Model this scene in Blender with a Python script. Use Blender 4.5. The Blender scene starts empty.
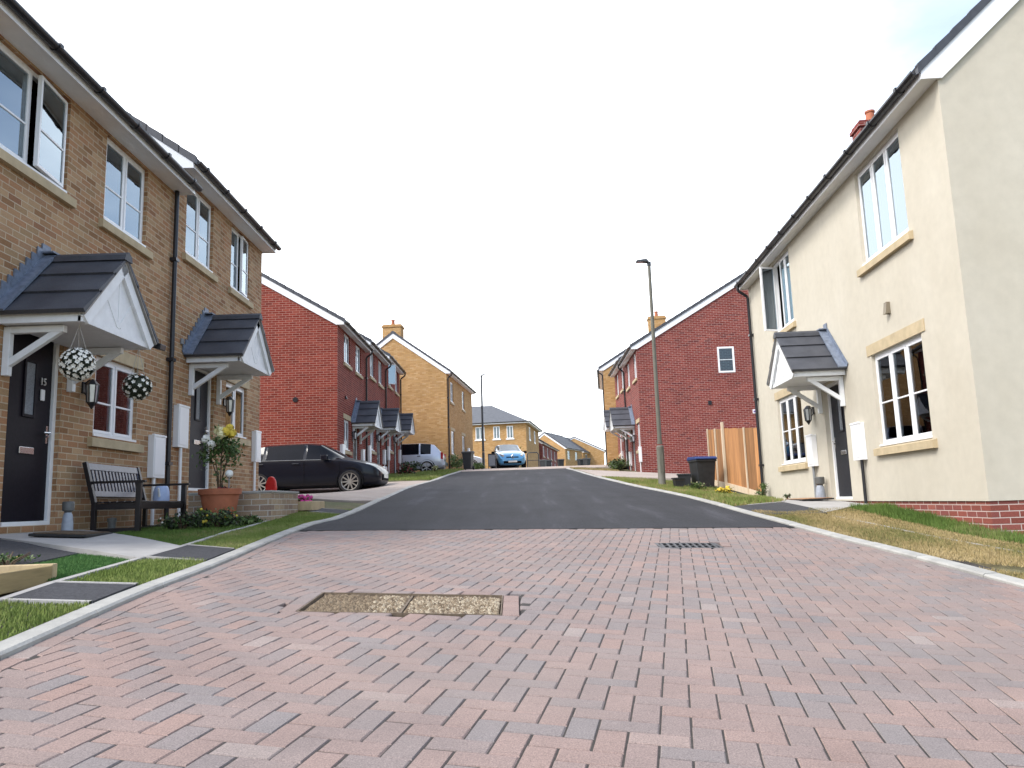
import bpy, bmesh, math, random
import numpy as np
from mathutils import Vector, Matrix
random.seed(7); rng = np.random.default_rng(7)
SC = bpy.context.scene
COL = SC.collection
R_ = math.radians
# ------------------------------------------------------------------ mesh builder
class MB:
    def __init__(s): s.v = []; s.f = []; s.m = []
    def add(s, vs, fs, mi=0):
        o = len(s.v); s.v += [tuple(p) for p in vs]
        for f in fs: s.f.append([i + o for i in f]); s.m.append(mi)
    def quad(s, a, b, c, d, mi=0): s.add([a, b, c, d], [(0, 1, 2, 3)], mi)
    def box(s, x0, x1, y0, y1, z0, z1, mi=0):
        vs = [(x, y, z) for z in (z0, z1) for y in (y0, y1) for x in (x0, x1)]
        s.add(vs, [(0, 2, 3, 1), (4, 5, 7, 6), (0, 1, 5, 4), (2, 6, 7, 3), (0, 4, 6, 2), (1, 3, 7, 5)], mi)
    def obox(s, c, ax, ay, az, mi=0):          # oriented box: centre and half-axis vectors
        c, ax, ay, az = map(Vector, (c, ax, ay, az))
        vs = [c + i * ax + j * ay + k * az for k in (-1, 1) for j in (-1, 1) for i in (-1, 1)]
        s.add(vs, [(0, 2, 3, 1), (4, 5, 7, 6), (0, 1, 5, 4), (2, 6, 7, 3), (0, 4, 6, 2), (1, 3, 7, 5)], mi)
    def beam(s, p0, p1, w, h, up=(0, 0, 1), mi=0):
        p0, p1, up = Vector(p0), Vector(p1), Vector(up)
        d = p1 - p0; L = d.length; d.normalize(); sd = d.cross(up).normalized(); u2 = sd.cross(d)
        s.obox((p0 + p1) / 2, d * L / 2, sd * w / 2, u2 * h / 2, mi)
    def prism(s, poly, axis, a, b, mi=0):      # polygon in the plane normal to axis, extruded a..b
        n = len(poly)
        def P(p, t): return (t, p[0], p[1]) if axis == 0 else ((p[0], t, p[1]) if axis == 1 else (p[0], p[1], t))
        vs = [P(p, a) for p in poly] + [P(p, b) for p in poly]
        s.add(vs, [tuple(range(n)), tuple(range(2 * n - 1, n - 1, -1))] + [(i, i + n, (i + 1) % n + n, (i + 1) % n) for i in range(n)], mi)
    def tube(s, pts, r, n=8, mi=0, caps=True):
        pts = [Vector(p) for p in pts]; k = len(pts); rs = r if isinstance(r, (list, tuple)) else [r] * k
        o = len(s.v); prev = None
        for i, p in enumerate(pts):
            d = (pts[min(i + 1, k - 1)] - pts[max(i - 1, 0)]).normalized()
            a = d.cross(Vector((0, 0, 1)) if abs(d.z) < .95 else Vector((1, 0, 0))).normalized()
            if prev is not None:
                a = (prev - d * prev.dot(d)).normalized()
            prev = a; b = d.cross(a)
            for j in range(n):
                t = 2 * math.pi * j / n
                s.v.append(tuple(p + rs[i] * (math.cos(t) * a + math.sin(t) * b)))
        for i in range(k - 1):
            for j in range(n):
                s.f.append([o + i * n + j, o + i * n + (j + 1) % n, o + (i + 1) * n + (j + 1) % n, o + (i + 1) * n + j]); s.m.append(mi)
        if caps:
            s.f.append([o + j for j in range(n)][::-1]); s.m.append(mi)
            s.f.append([o + (k - 1) * n + j for j in range(n)]); s.m.append(mi)
    def lathe(s, prof, c=(0, 0, 0), n=20, mi=0, axis='z'):
        o = len(s.v)
        for (r, z) in prof:
            for j in range(n):
                t = 2 * math.pi * j / n; a, b = r * math.cos(t), r * math.sin(t)
                s.v.append((c[0] + a, c[1] + b, c[2] + z) if axis == 'z' else (c[0] + a, c[1] + z, c[2] + b))
        for i in range(len(prof) - 1):
            for j in range(n):
                s.f.append([o + i * n + j, o + i * n + (j + 1) % n, o + (i + 1) * n + (j + 1) % n, o + (i + 1) * n + j]); s.m.append(mi)
    def ball(s, c, r, nu=14, nv=9, mi=0):
        prof = [(max(1e-4, r * math.sin(math.pi * i / nv)), -r * math.cos(math.pi * i / nv)) for i in range(nv + 1)]
        s.lathe(prof, c, nu, mi)
    def leaves(s, pts, size, mi=0, mis=None, up=0.0):
        for p in pts:
            n = Vector(rng.normal(size=3)); n.z += up; n.normalize()
            a = n.orthogonal().normalized(); b = n.cross(a); t = random.uniform(0, 6.28)
            u = a * math.cos(t) + b * math.sin(t); w = n.cross(u); sz = size * random.uniform(.6, 1.3); p = Vector(p)
            s.add([p - u * sz, p + w * sz * .55, p + u * sz, p - w * sz * .55], [(0, 1, 2, 3)], mi if mis is None else random.choice(mis))
    def build(s, name, mats, parent=None, smooth=False, bevel=0, col=None, weld=False):
        me = bpy.data.meshes.new(name); me.from_pydata(s.v, [], s.f)
        if not isinstance(mats, (list, tuple)): mats = [mats]
        for m in mats: me.materials.append(m)
        me.polygons.foreach_set('material_index', s.m)
        finish(me, smooth, fixn=weld)
        if col is not None:
            at = me.color_attributes.new('rnd', 'FLOAT_COLOR', 'POINT')
            at.data.foreach_set('color', np.asarray(col, np.float32).ravel())
        o = bpy.data.objects.new(name, me); COL.objects.link(o)
        if parent: o.parent = parent
        if bevel:
            b = o.modifiers.new('bevel', 'BEVEL'); b.width = bevel; b.segments = 2; b.limit_method = 'ANGLE'
        return o
def finish(me, smooth=False, fixn=False):
    me.update()
    if fixn:
        bm = bmesh.new(); bm.from_mesh(me); bmesh.ops.recalc_face_normals(bm, faces=bm.faces); bm.to_mesh(me); bm.free()
    n = len(me.loops); uv = me.uv_layers.new(name='UVMap')
    co = np.empty(len(me.vertices) * 3, np.float32); me.vertices.foreach_get('co', co); co = co.reshape(-1, 3)
    vi = np.empty(n, np.int32); me.loops.foreach_get('vertex_index', vi)
    pn = np.empty(len(me.polygons) * 3, np.float32); me.polygons.foreach_get('normal', pn); pn = np.abs(pn.reshape(-1, 3))
    lt = np.empty(len(me.polygons), np.int32); me.polygons.foreach_get('loop_total', lt)
    ax = np.repeat(np.argmax(pn, axis=1), lt); P = co[vi]
    U = np.where(ax == 0, P[:, 1], P[:, 0]); V = np.where(ax == 2, P[:, 1], P[:, 2])
    uv.data.foreach_set('uv', np.stack([U, V], 1).astype(np.float32).ravel())
    if smooth:
        me.polygons.foreach_set('use_smooth', [True] * len(me.polygons))
        try: me.set_sharp_from_angle(angle=R_(40))
        except Exception: pass
def tag(o, label=None, cat=None, group=None, kind=None):
    if label: o['label'] = label
    if cat: o['category'] = cat
    if group: o['group'] = group
    if kind: o['kind'] = kind
    return o
def empty(name, M=None, loc=None, rz=0):
    o = bpy.data.objects.new(name, None); COL.objects.link(o); o.empty_display_size = .2
    if M is not None: o.matrix_world = M
    else: o.location = loc or (0, 0, 0); o.rotation_euler = (0, 0, rz)
    return o
def copy_tree(o, parent=None):
    c = o.copy(); COL.objects.link(c)
    if parent: c.parent = parent
    for ch in list(o.children): copy_tree(ch, c)
    return c
def place(o, loc, rz=0, s=1):
    o.location = loc; o.rotation_euler = (0, 0, rz); o.scale = (s, s, s) if not isinstance(s, tuple) else s
# ------------------------------------------------------------------ materials
class NT:
    def __init__(s, name):
        s.m = bpy.data.materials.new(name); s.m.use_nodes = True; s.t = s.m.node_tree; s.n = s.t.nodes
        s.b = s.n['Principled BSDF']
    def new(s, t, **k):
        n = s.n.new(t)
        for a, v in k.items(): setattr(n, a, v)
        return n
    def link(s, a, b): s.t.links.new(a, b)
    def math(s, op, a, b=None, c=None):
        n = s.new('ShaderNodeMath', operation=op)
        for i, x in enumerate((a, b, c)):
            if x is None: continue
            if isinstance(x, (int, float)): n.inputs[i].default_value = x
            else: s.link(x, n.inputs[i])
        return n.outputs[0]
    def noise(s, vec, scale, detail=4, rough=.55):
        n = s.new('ShaderNodeTexNoise'); n.inputs['Scale'].default_value = scale; n.inputs['Detail'].default_value = detail
        n.inputs['Roughness'].default_value = rough
        if vec is not None: s.link(vec, n.inputs['Vector'])
        return n.outputs['Fac']
    def ramp(s, fac, stops, interp='LINEAR'):
        n = s.new('ShaderNodeValToRGB'); r = n.color_ramp; r.interpolation = interp
        while len(r.elements) < len(stops): r.elements.new(.5)
        for e, (p, c) in zip(r.elements, stops): e.position = p; e.color = (*c, 1)
        s.link(fac, n.inputs['Fac']); return n.outputs['Color']
    def mix(s, fac, a, b, mode='MIX'):
        n = s.new('ShaderNodeMix', data_type='RGBA', blend_type=mode)
        for sock, x in ((n.inputs[0], fac), (n.inputs[6], a), (n.inputs[7], b)):
            if isinstance(x, (int, float)): sock.default_value = x
            elif isinstance(x, tuple): sock.default_value = (*x, 1)
            else: s.link(x, sock)
        return n.outputs[2]
    def bump(s, h, strength=.3, dist=.01):
        n = s.new('ShaderNodeBump'); n.inputs['Strength'].default_value = strength; n.inputs['Distance'].default_value = dist
        s.link(h, n.inputs['Height']); s.link(n.outputs[0], s.b.inputs['Normal'])
    def col(s, c):
        if isinstance(c, tuple): s.b.inputs['Base Color'].default_value = (*c, 1)
        else: s.link(c, s.b.inputs['Base Color'])
    def set(s, **k):
        for a, v in k.items(): s.b.inputs[a].default_value = v
def plain(name, c, rough=.6, var=.12, scale=6, metal=0, spec=.5, bump=0, gloss=0, fine=None):
    t = NT(name); tc = t.new('ShaderNodeTexCoord').outputs['Object']
    f = t.noise(tc, scale, 5, .6)
    lo = tuple(x * (1 - var) for x in c); hi = tuple(min(1, x * (1 + var)) for x in c)
    t.col(t.ramp(f, [(.3, lo), (.7, hi)])); t.set(Roughness=rough, Metallic=metal)
    t.b.inputs['Specular IOR Level'].default_value = spec
    if gloss: t.b.inputs['Coat Weight'].default_value = gloss; t.b.inputs['Coat Roughness'].default_value = .05
    if bump: t.bump(t.noise(tc, fine or scale * 12, 3), bump, .01)
    return t.m
def brick(name, cols, mortar, bw=.225, bh=.075, mw=.011, dirt=.12):
    t = NT(name); uv = t.new('ShaderNodeUVMap'); uv.uv_map = 'UVMap'
    sp = t.new('ShaderNodeSeparateXYZ'); t.link(uv.outputs[0], sp.inputs[0]); u, v = sp.outputs[0], sp.outputs[1]
    rv = t.math('DIVIDE', v, bh); row = t.math('FLOOR', rv); fv = t.math('FRACT', rv)
    off = t.math('MULTIPLY', t.math('FLOORED_MODULO', row, 2), .5)
    cu = t.math('ADD', t.math('DIVIDE', u, bw), off); ci = t.math('FLOOR', cu); fu = t.math('FRACT', cu)
    cv = t.new('ShaderNodeCombineXYZ'); t.link(ci, cv.inputs[0]); t.link(row, cv.inputs[1])
    wn = t.new('ShaderNodeTexWhiteNoise', noise_dimensions='2D'); t.link(cv.outputs[0], wn.inputs['Vector'])
    n = len(cols); bc = t.ramp(wn.outputs['Value'], [(i / (n - 1), c) for i, c in enumerate(cols)])
    tc = t.new('ShaderNodeTexCoord').outputs['Object']
    big = t.noise(tc, .9, 4); fine = t.noise(tc, 70, 3, .7)
    bc = t.mix(1.0, bc, t.ramp(fine, [(.25, (.72, .72, .72)), (.75, (1.2, 1.2, 1.2))]), 'MULTIPLY')
    du = t.math('MULTIPLY', t.math('MINIMUM', fu, t.math('SUBTRACT', 1, fu)), bw)
    dv = t.math('MULTIPLY', t.math('MINIMUM', fv, t.math('SUBTRACT', 1, fv)), bh)
    d = t.math('MINIMUM', du, dv)
    d = t.math('ADD', d, t.math('MULTIPLY', t.math('SUBTRACT', fine, .5), .003))
    mr = t.new('ShaderNodeMapRange', interpolation_type='SMOOTHSTEP'); t.link(d, mr.inputs[0])
    mr.inputs[1].default_value = mw * .5 - .002; mr.inputs[2].default_value = mw * .5 + .002
    c = t.mix(mr.outputs[0], mortar, bc)
    c = t.mix(1.0, c, t.ramp(big, [(.3, (1 - dirt,) * 3), (.7, (1 + dirt * .6,) * 3)]), 'MULTIPLY')
    t.col(c); t.set(Roughness=.9); t.b.inputs['Specular IOR Level'].default_value = .2
    t.bump(t.math('ADD', mr.outputs[0], t.math('MULTIPLY', fine, .4)), .6, .006)
    return t.m
M = {}
M['tan'] = brick('tan_brick', [(.27, .145, .072), (.36, .20, .105), (.43, .26, .14), (.39, .20, .105), (.32, .205, .11), (.48, .315, .18), (.29, .145, .08)], (.52, .42, .30))
M['red'] = brick('red_brick', [(.155, .024, .017), (.215, .034, .023), (.185, .029, .021), (.26, .05, .033), (.20, .031, .022)], (.36, .215, .17))
M['plum'] = brick('plum_brick', [(.15, .027, .022), (.205, .038, .030), (.178, .032, .027), (.25, .06, .046), (.115, .026, .026)], (.40, .26, .23))
M['yellow'] = brick('yellow_brick', [(.40, .225, .085), (.48, .285, .115), (.53, .325, .145), (.43, .24, .095), (.55, .36, .18)], (.36, .23, .12))
M['plinth'] = brick('plinth_brick', [(.20, .06, .045), (.26, .075, .055), (.22, .07, .06), (.30, .10, .075)], (.5, .4, .36))
M['planterb'] = brick('planter_brick', [(.30, .22, .15), (.40, .30, .20), (.34, .24, .16), (.27, .19, .14)], (.5, .46, .4), bw=.225, bh=.078, mw=.011)
def render_mat():
    t = NT('cream_render'); tc = t.new('ShaderNodeTexCoord').outputs['Object']
    big = t.noise(tc, .8, 5, .6); fine = t.noise(tc, 220, 2, .7); mid = t.noise(tc, 7, 4)
    c = t.ramp(big, [(.25, (.49, .445, .36)), (.75, (.55, .505, .42))])
    c = t.mix(1.0, c, t.ramp(mid, [(.2, (.93,) * 3), (.8, (1.05,) * 3)]), 'MULTIPLY')
    mp = t.new('ShaderNodeMapping'); mp.inputs['Scale'].default_value = (1.3, 1.3, .3); t.link(tc, mp.inputs[0])
    c = t.mix(1.0, c, t.ramp(t.noise(mp.outputs[0], 1.6, 5, .6), [(.3, (.97, .965, .955)), (.6, (1.01,) * 3)]), 'MULTIPLY')
    t.col(c); t.set(Roughness=.95); t.bump(t.math('ADD', fine, mid), .45, .004); return t.m
M['render'] = render_mat()
M['white'] = plain('white_upvc', (.80, .80, .81), .35, .03, 3)
M['soffit'] = plain('soffit_white', (.82, .82, .82), .5, .05, 3)
M['timber_white'] = plain('white_painted_timber', (.76, .77, .78), .5, .06, 9)
M['stone'] = plain('cast_stone', (.47, .375, .235), .85, .14, 5, bump=.3)
M['black'] = plain('black_plastic', (.012, .012, .016), .35, .3, 10)
M['bin'] = plain('dark_bin_plastic', (.02, .021, .024), .5, .3, 8)
M['binblue'] = plain('blue_bin_lid', (.015, .035, .14), .7, .15, 8)
M['lead'] = plain('lead_flashing', (.17, .20, .26), .55, .3, 14, metal=.2)
M['door_plum'] = plain('dark_plum_door', (.009, .007, .012), .5, .3, 25, spec=.15)
M['door_grey'] = plain('dark_grey_door', (.018, .019, .025), .5, .2, 25, spec=.2)
M['chrome'] = plain('brushed_chrome', (.6, .6, .6), .25, .05, 20, metal=1)
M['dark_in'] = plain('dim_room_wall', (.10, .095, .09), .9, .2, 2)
M['blind'] = plain('pale_blind', (.80, .78, .74), .6, .08, 5)
M['blindd'] = plain('brown_blind', (.22, .19, .17), .6, .15, 5)
M['curtain'] = plain('white_curtain', (.75, .74, .72), .9, .06, 6)
M['steel'] = plain('galvanised_steel', (.20, .21, .20), .5, .18, 6, metal=.55)
M['olive'] = plain('olive_grey_paint', (.125, .118, .092), .6, .12, 9)
M['darkpole'] = plain('dark_column_paint', (.055, .06, .065), .5, .1, 9)
M['bench'] = plain('bench_slats', (.052, .056, .085), .33, .3, 14)
M['benchd'] = plain('bench_frame_paint', (.009, .006, .007), .4, .3, 14)
M['terra'] = plain('terracotta', (.36, .115, .055), .75, .14, 9, bump=.2)
M['redp'] = plain('red_plastic', (.55, .025, .02), .35, .06, 9)
M['bluep'] = plain('pale_blue_plastic', (.38, .46, .66), .45, .1, 9)
M['greyp'] = plain('grey_plastic', (.22, .23, .24), .55, .15, 9)
M['ventbrown'] = plain('brown_vent_plastic', (.20, .165, .115), .6, .1, 9)
M['churn'] = plain('grey_glazed_pot', (.30, .33, .38), .4, .2, 12)
M['churnd'] = plain('dark_glazed_pot', (.10, .10, .095), .5, .2, 12)
M['white_glow'] = plain('white_globe', (.8, .8, .76), .4, .03, 9)
M['mat'] = plain('coir_mat', (.10, .065, .035), .95, .6, 30, bump=.8)
M['matb'] = plain('black_rubber', (.012, .012, .012), .8, .3, 20)
M['fence'] = None
def wood(name, c, scale=(14, 14, .6), var=.35, rough=.8):
    t = NT(name); tc = t.new('ShaderNodeTexCoord').outputs['Object']
    mp = t.new('ShaderNodeMapping'); mp.inputs['Scale'].default_value = scale; t.link(tc, mp.inputs[0])
    f = t.noise(mp.outputs[0], 1.0, 6, .65)
    t.col(t.ramp(f, [(.3, tuple(x * (1 - var) for x in c)), (.7, tuple(x * (1 + var) for x in c))])); t.set(Roughness=rough)
    t.bump(f, .25, .004); return t.m
M['fence'] = wood('orange_fence_timber', (.36, .172, .068), (9, 9, .8), .3)
def fence_tone():
    m = M['fence']; t = m.node_tree; b = t.nodes['Principled BSDF']; src = b.inputs['Base Color'].links[0].from_socket
    at = t.nodes.new('ShaderNodeAttribute'); at.attribute_name = 'rnd'; mr = t.nodes.new('ShaderNodeMapRange'); t.links.new(at.outputs['Fac'], mr.inputs[0]); mr.inputs[3].default_value = .62; mr.inputs[4].default_value = 1.3
    mx = t.nodes.new('ShaderNodeMix'); mx.data_type = 'RGBA'; mx.blend_type = 'MULTIPLY'; mx.inputs[0].default_value = 1; t.links.new(src, mx.inputs[6]); t.links.new(mr.outputs[0], mx.inputs[7]); t.links.new(mx.outputs[2], b.inputs['Base Color'])
fence_tone()
M['post'] = wood('pale_post_timber', (.62, .50, .36), (9, 9, .8), .18)
M['sleeper'] = wood('weathered_sleeper', (.30, .22, .10), (3, 1.2, 12), .35)
M['sleeper_end'] = wood('pale_sleeper_end', (.46, .35, .20), (12, 12, 5), .2)
def tile_mat():
    t = NT('slate_grey_tile'); uv = t.new('ShaderNodeUVMap'); uv.uv_map = 'UVMap'
    tc = t.new('ShaderNodeTexCoord').outputs['Object']
    sp = t.new('ShaderNodeSeparateXYZ'); t.link(tc, sp.inputs[0])
    f = t.noise(tc, 3, 5); g = t.noise(tc, 90, 3)
    c = t.ramp(f, [(.3, (.042, .045, .056)), (.7, (.072, .076, .09))])
    c = t.mix(1.0, c, t.ramp(g, [(.3, (.8,) * 3), (.7, (1.2,) * 3)]), 'MULTIPLY')
    t.col(c); t.set(Roughness=.6); t.bump(g, .25, .003); return t.m
M['tile'] = tile_mat()
M['verge'] = plain('grey_mortar_verge', (.30, .28, .26), .9, .2, 12)
M['ridge'] = plain('dark_ridge_tile', (.05, .053, .064), .6, .2, 8)
def glass_mat(name='window_glass', ior=1.62, tint=(.72, .78, .80), gloss=(.95, .97, 1)):
    t = NT(name); t.n.remove(t.b); out = t.n['Material Output']
    fr = t.new('ShaderNodeFresnel'); fr.inputs['IOR'].default_value = ior
    g = t.new('ShaderNodeBsdfGlossy'); g.inputs['Roughness'].default_value = .01; g.inputs['Color'].default_value = (*gloss, 1)
    tr = t.new('ShaderNodeBsdfTransparent'); tr.inputs['Color'].default_value = (*tint, 1)
    tc = t.new('ShaderNodeTexCoord').outputs['Object']
    bp = t.new('ShaderNodeBump'); bp.inputs['Strength'].default_value = .04; bp.inputs['Distance'].default_value = .02
    t.link(t.noise(tc, 1.6, 2), bp.inputs['Height']); t.link(bp.outputs[0], g.inputs['Normal'])
    mx = t.new('ShaderNodeMixShader'); t.link(fr.outputs[0], mx.inputs[0]); t.link(tr.outputs[0], mx.inputs[1]); t.link(g.outputs[0], mx.inputs[2])
    t.link(mx.outputs[0], out.inputs['Surface']); return t.m
M['glass'] = glass_mat()
M['skyglass'] = glass_mat('sky_tint_glass', 3.6, gloss=(.80, .92, 1))  # glossy colour tinted blue and reflectivity raised to imitate bright sky in upper panes
M['doorglass'] = plain('obscured_glass', (.20, .22, .25), .12, .2, 60, bump=.4)
M['carglass'] = plain('tinted_car_glass', (.005, .006, .009), .06, .2, 3, spec=.18)
M['carglass2'] = plain('pale_car_glass', (.10, .13, .15), .04, .3, 3, spec=.9)
def paint(name, c, metal=.3, rough=.3):
    return plain(name, c, rough, .04, 4, metal=metal, gloss=1)
M['carblack'] = plain('black_car_paint', (.004, .006, .013), .3, .04, 4, gloss=.25, spec=.2)
M['carsilver'] = paint('silver_car_paint', (.52, .55, .62), .35)
M['carblue'] = paint('blue_car_paint', (.09, .33, .58), .25)
M['carwhite'] = paint('white_car_paint', (.72, .72, .72), 0)
M['tyre'] = plain('tyre_rubber', (.012, .012, .013), .85, .3, 30)
M['alloy'] = plain('alloy_rim', (.34, .33, .31), .35, .1, 20, metal=.6)
M['lens'] = plain('clear_lamp_lens', (.55, .58, .62), .1, .15, 20, metal=.3)
M['redlens'] = plain('red_lamp_lens', (.42, .012, .02), .15, .2, 20)
M['plate'] = plain('pale_number_plate', (.75, .74, .66), .5, .04, 5)
M['trim'] = plain('black_car_trim', (.006, .006, .007), .8, .3, 10, spec=.1)
def asphalt(name, c, streak=True):
    t = NT(name); tc = t.new('ShaderNodeTexCoord').outputs['Object']
    f = t.noise(tc, 260, 2, .8); b = t.noise(tc, .7, 5, .6)
    mp = t.new('ShaderNodeMapping'); mp.inputs['Scale'].default_value = (2.4, .22, 1); t.link(tc, mp.inputs[0])
    st = t.noise(mp.outputs[0], 1, 5, .62)
    col = t.ramp(b, [(.3, tuple(x * .82 for x in c)), (.72, tuple(x * 1.22 for x in c))])
    if streak: col = t.mix(1.0, col, t.ramp(st, [(.32, (.78,) * 3), (.58, (1.0,) * 3), (.70, (1.65,) * 3)]), 'MULTIPLY')
    col = t.mix(1.0, col, t.ramp(t.noise(tc, 34, 4, .75), [(.3, (.68,) * 3), (.7, (1.4,) * 3)]), 'MULTIPLY')
    col = t.mix(1.0, col, t.ramp(f, [(.2, (.6,) * 3), (.55, (1.0,) * 3), (.8, (1.7,) * 3)]), 'MULTIPLY')
    t.col(col); t.set(Roughness=.9); t.b.inputs['Specular IOR Level'].default_value = .22; t.bump(f, .5, .006); return t.m
M['asphalt'] = asphalt('road_asphalt', (.034, .034, .039))
M['asphalt2'] = asphalt('path_asphalt', (.05, .05, .055), False)
M['concrete'] = plain('pale_concrete', (.34, .325, .31), .9, .14, 3, bump=.3)
M['kerb'] = plain('kerb_concrete', (.33, .32, .295), .9, .2, 4, bump=.4)
M['sand'] = plain('joint_sand', (.038, .032, .028), .95, .4, 30)
M['soil'] = plain('bare_soil', (.10, .072, .045), .95, .4, 12, bump=.6)
def ground_mat():
    t = NT('ground_earth_and_turf'); tc = t.new('ShaderNodeTexCoord').outputs['Object']
    a = t.noise(tc, 1.1, 6, .65); b = t.noise(tc, 40, 4, .7)
    c = t.ramp(a, [(.3, (.075, .095, .03)), (.5, (.12, .11, .05)), (.72, (.19, .145, .075))])
    c = t.mix(1.0, c, t.ramp(b, [(.25, (.55,) * 3), (.75, (1.35,) * 3)]), 'MULTIPLY')
    t.col(c); t.set(Roughness=1); t.bump(b, .6, .02); return t.m
M['ground'] = ground_mat()
def attr_mat(name, stops, rough=.85, fine=(160, .5), trans=0, patch=None):
    t = NT(name); at = t.new('ShaderNodeAttribute'); at.attribute_name = 'rnd'
    sp = t.new('ShaderNodeSeparateColor'); t.link(at.outputs['Color'], sp.inputs[0])
    c = t.ramp(sp.outputs[0], stops)
    if fine:
        tc = t.new('ShaderNodeTexCoord').outputs['Object']; f = t.noise(tc, fine[0], 3, .75)
        c = t.mix(1.0, c, t.ramp(f, [(.25, (1 - fine[1] * .6,) * 3), (.75, (1 + fine[1] * .6,) * 3)]), 'MULTIPLY')
        fl = t.noise(tc, 420, 2, .5); c = t.mix(1.0, c, t.ramp(fl, [(.30, (.80,) * 3), (.5, (1.0,) * 3), (.66, (1.0,) * 3), (.76, (1.6,) * 3)]), 'MULTIPLY')
        st = t.noise(tc, 1.7, 6, .65); c = t.mix(1.0, c, t.ramp(st, [(.32, (.84, .85, .86)), (.62, (1.05, 1.04, 1.03))]), 'MULTIPLY')
        if patch:
            pz = t.noise(tc, patch[0], 5, .6)
            c = t.mix(t.ramp(pz, [(.42, (0, 0, 0)), (.72, (patch[2],) * 3)]), c, patch[1])
        t.bump(f, .4, .004)
    t.col(c); t.set(Roughness=rough); t.b.inputs['Specular IOR Level'].default_value = .25
    return t.m
M['paver'] = attr_mat('block_paver', [(0, (.275, .195, .170)), (.3, (.255, .189, .170)), (.55, (.235, .186, .172)), (.8, (.208, .184, .180)), (.97, (.28, .192, .164)), (1, (.285, .24, .222))], .85, (190, .8), patch=(.55, (.235, .192, .172), .5))
M['palepave'] = attr_mat('pale_block_paving', [(0, (.35, .285, .245)), (1, (.41, .345, .30))], .9, (60, .3))
M['grass'] = attr_mat('grass_blades', [(0, (.13, .18, .035)), (.6, (.20, .245, .065)), (.85, (.26, .26, .095)), (1, (.36, .31, .15))], .8, None)
M['drygrass'] = attr_mat('dry_grass_blades', [(0, (.13, .145, .04)), (.32, (.22, .19, .075)), (.65, (.35, .26, .12)), (1, (.46, .355, .19))], .9, None)
M['longgrass'] = attr_mat('long_green_blades', [(0, (.06, .11, .02)), (.7, (.11, .17, .035)), (1, (.20, .19, .07))], .8, None)
M['turf'] = attr_mat('artificial_turf_blades', [(0, (.05, .13, .03)), (1, (.09, .19, .05))], .7, None)
M['leaf'] = plain('dark_leaf', (.045, .085, .018), .6, .45, 14)
M['leaf2'] = plain('mid_leaf', (.085, .13, .03), .6, .4, 14)
M['leafd'] = plain('topiary_leaf', (.022, .03, .014), .7, .4, 14)
M['stem'] = plain('brown_stem', (.09, .055, .03), .8, .3, 14)
M['pet_white'] = plain('white_petal', (.75, .73, .66), .7, .06, 9)
M['pet_yel'] = plain('yellow_petal', (.65, .48, .05), .7, .2, 9)
M['pet_cream'] = plain('cream_petal', (.72, .66, .38), .7, .1, 9)
M['pet_pink'] = plain('magenta_petal', (.48, .03, .20), .7, .3, 9)
M['pet_red'] = plain('dull_red_petal', (.22, .03, .04), .8, .3, 9)
M['gravel_lid'] = attr_mat('blockwork_cover_infill', [(0, (.10, .07, .045)), (.5, (.23, .175, .115)), (1, (.40, .34, .25))], .85, None)
M['rust'] = plain('rusty_steel', (.15, .11, .075), .8, .4, 30, metal=.2)
M['iron'] = plain('cast_iron', (.05, .052, .056), .5, .3, 30, metal=.5)
M['cable'] = plain('pale_string', (.4, .38, .34), .8, .1, 9)
M['number'] = plain('silver_number', (.62, .62, .60), .35, .05, 9, metal=.5)
M['violet'] = plain('violet_sign', (.16, .08, .30), .5, .1, 9)
# ------------------------------------------------------------------ terrain
_RY = np.array([-400, -8, 0, 2.6, 9.6, 29, 38, 44, 50, 56, 75, 120, 3000.])
_RZ = np.array([-2.0, -1.3, -.886, -.735, -.33, 1.05, 1.60, 1.90, 2.18, 2.38, 2.6, 2.68, 2.7])
def Rz(Y):
    Y = np.asarray(Y, float)
    return sum(w * np.interp(Y + d, _RY, _RZ) for d, w in ((-1.6, .2), (-.8, .2), (0, .2), (.8, .2), (1.6, .2)))
def kL(Y): return np.interp(Y, [-8, 2, 3.4, 4, 4.6, 5.1, 6, 6.6, 7.75, 9.1, 10.2, 10.7, 11.2, 12.3, 15.2, 20.7, 25, 34.8, 60], [-2.05, -2.12, -2.18, -2.23, -2.28, -2.31, -2.35, -2.39, -2.5, -2.61, -2.65, -2.6, -2.5, -2.47, -2.55, -2.66, -2.45, -2.4, -2.4])
def kR(Y): return np.interp(Y, [-8, 2, 5.7, 6.6, 7.7, 8.7, 9.65, 10.8, 11.8, 13.2, 15.1, 17, 18.8, 23.6, 26.7, 33, 60], [3.5, 3.56, 3.57, 3.53, 3.47, 3.40, 3.35, 3.33, 3.30, 3.29, 3.24, 3.08, 2.87, 2.50, 2.35, 2.25, 2.25])
def cross(Y): return np.interp(Y, [5, 7.5, 9.7, 14, 19, 26, 31], [.048, .035, .024, .022, .02, .005, 0])   # crossfall of the street
def RZ(X, Y): return float(Rz(Y) - cross(Y) * np.clip(X, -6, 6))
def WL(Y): return np.interp(Y, [-400, -5, 5, 7, 8, 11.4, 12.2, 14, 16.2, 18, 22, 24.9, 30, 40, 50, 75, 3000], [-2, -.9, -.48, -.27, -.22, -.20, -.02, .22, .32, .33, .34, .80, 1.12, 1.68, 2.15, 2.6, 2.7])
def WR(Y): return np.interp(Y, [-400, 2, 5, 7, 9.2, 12, 14, 19, 21, 23, 27, 31.8, 44, 60, 75, 3000], [-2, -.9, -.78, -.64, -.525, -.235, -.16, -.12, .16, .42, .66, .93, 1.8, 2.42, 2.6, 2.7])
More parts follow.
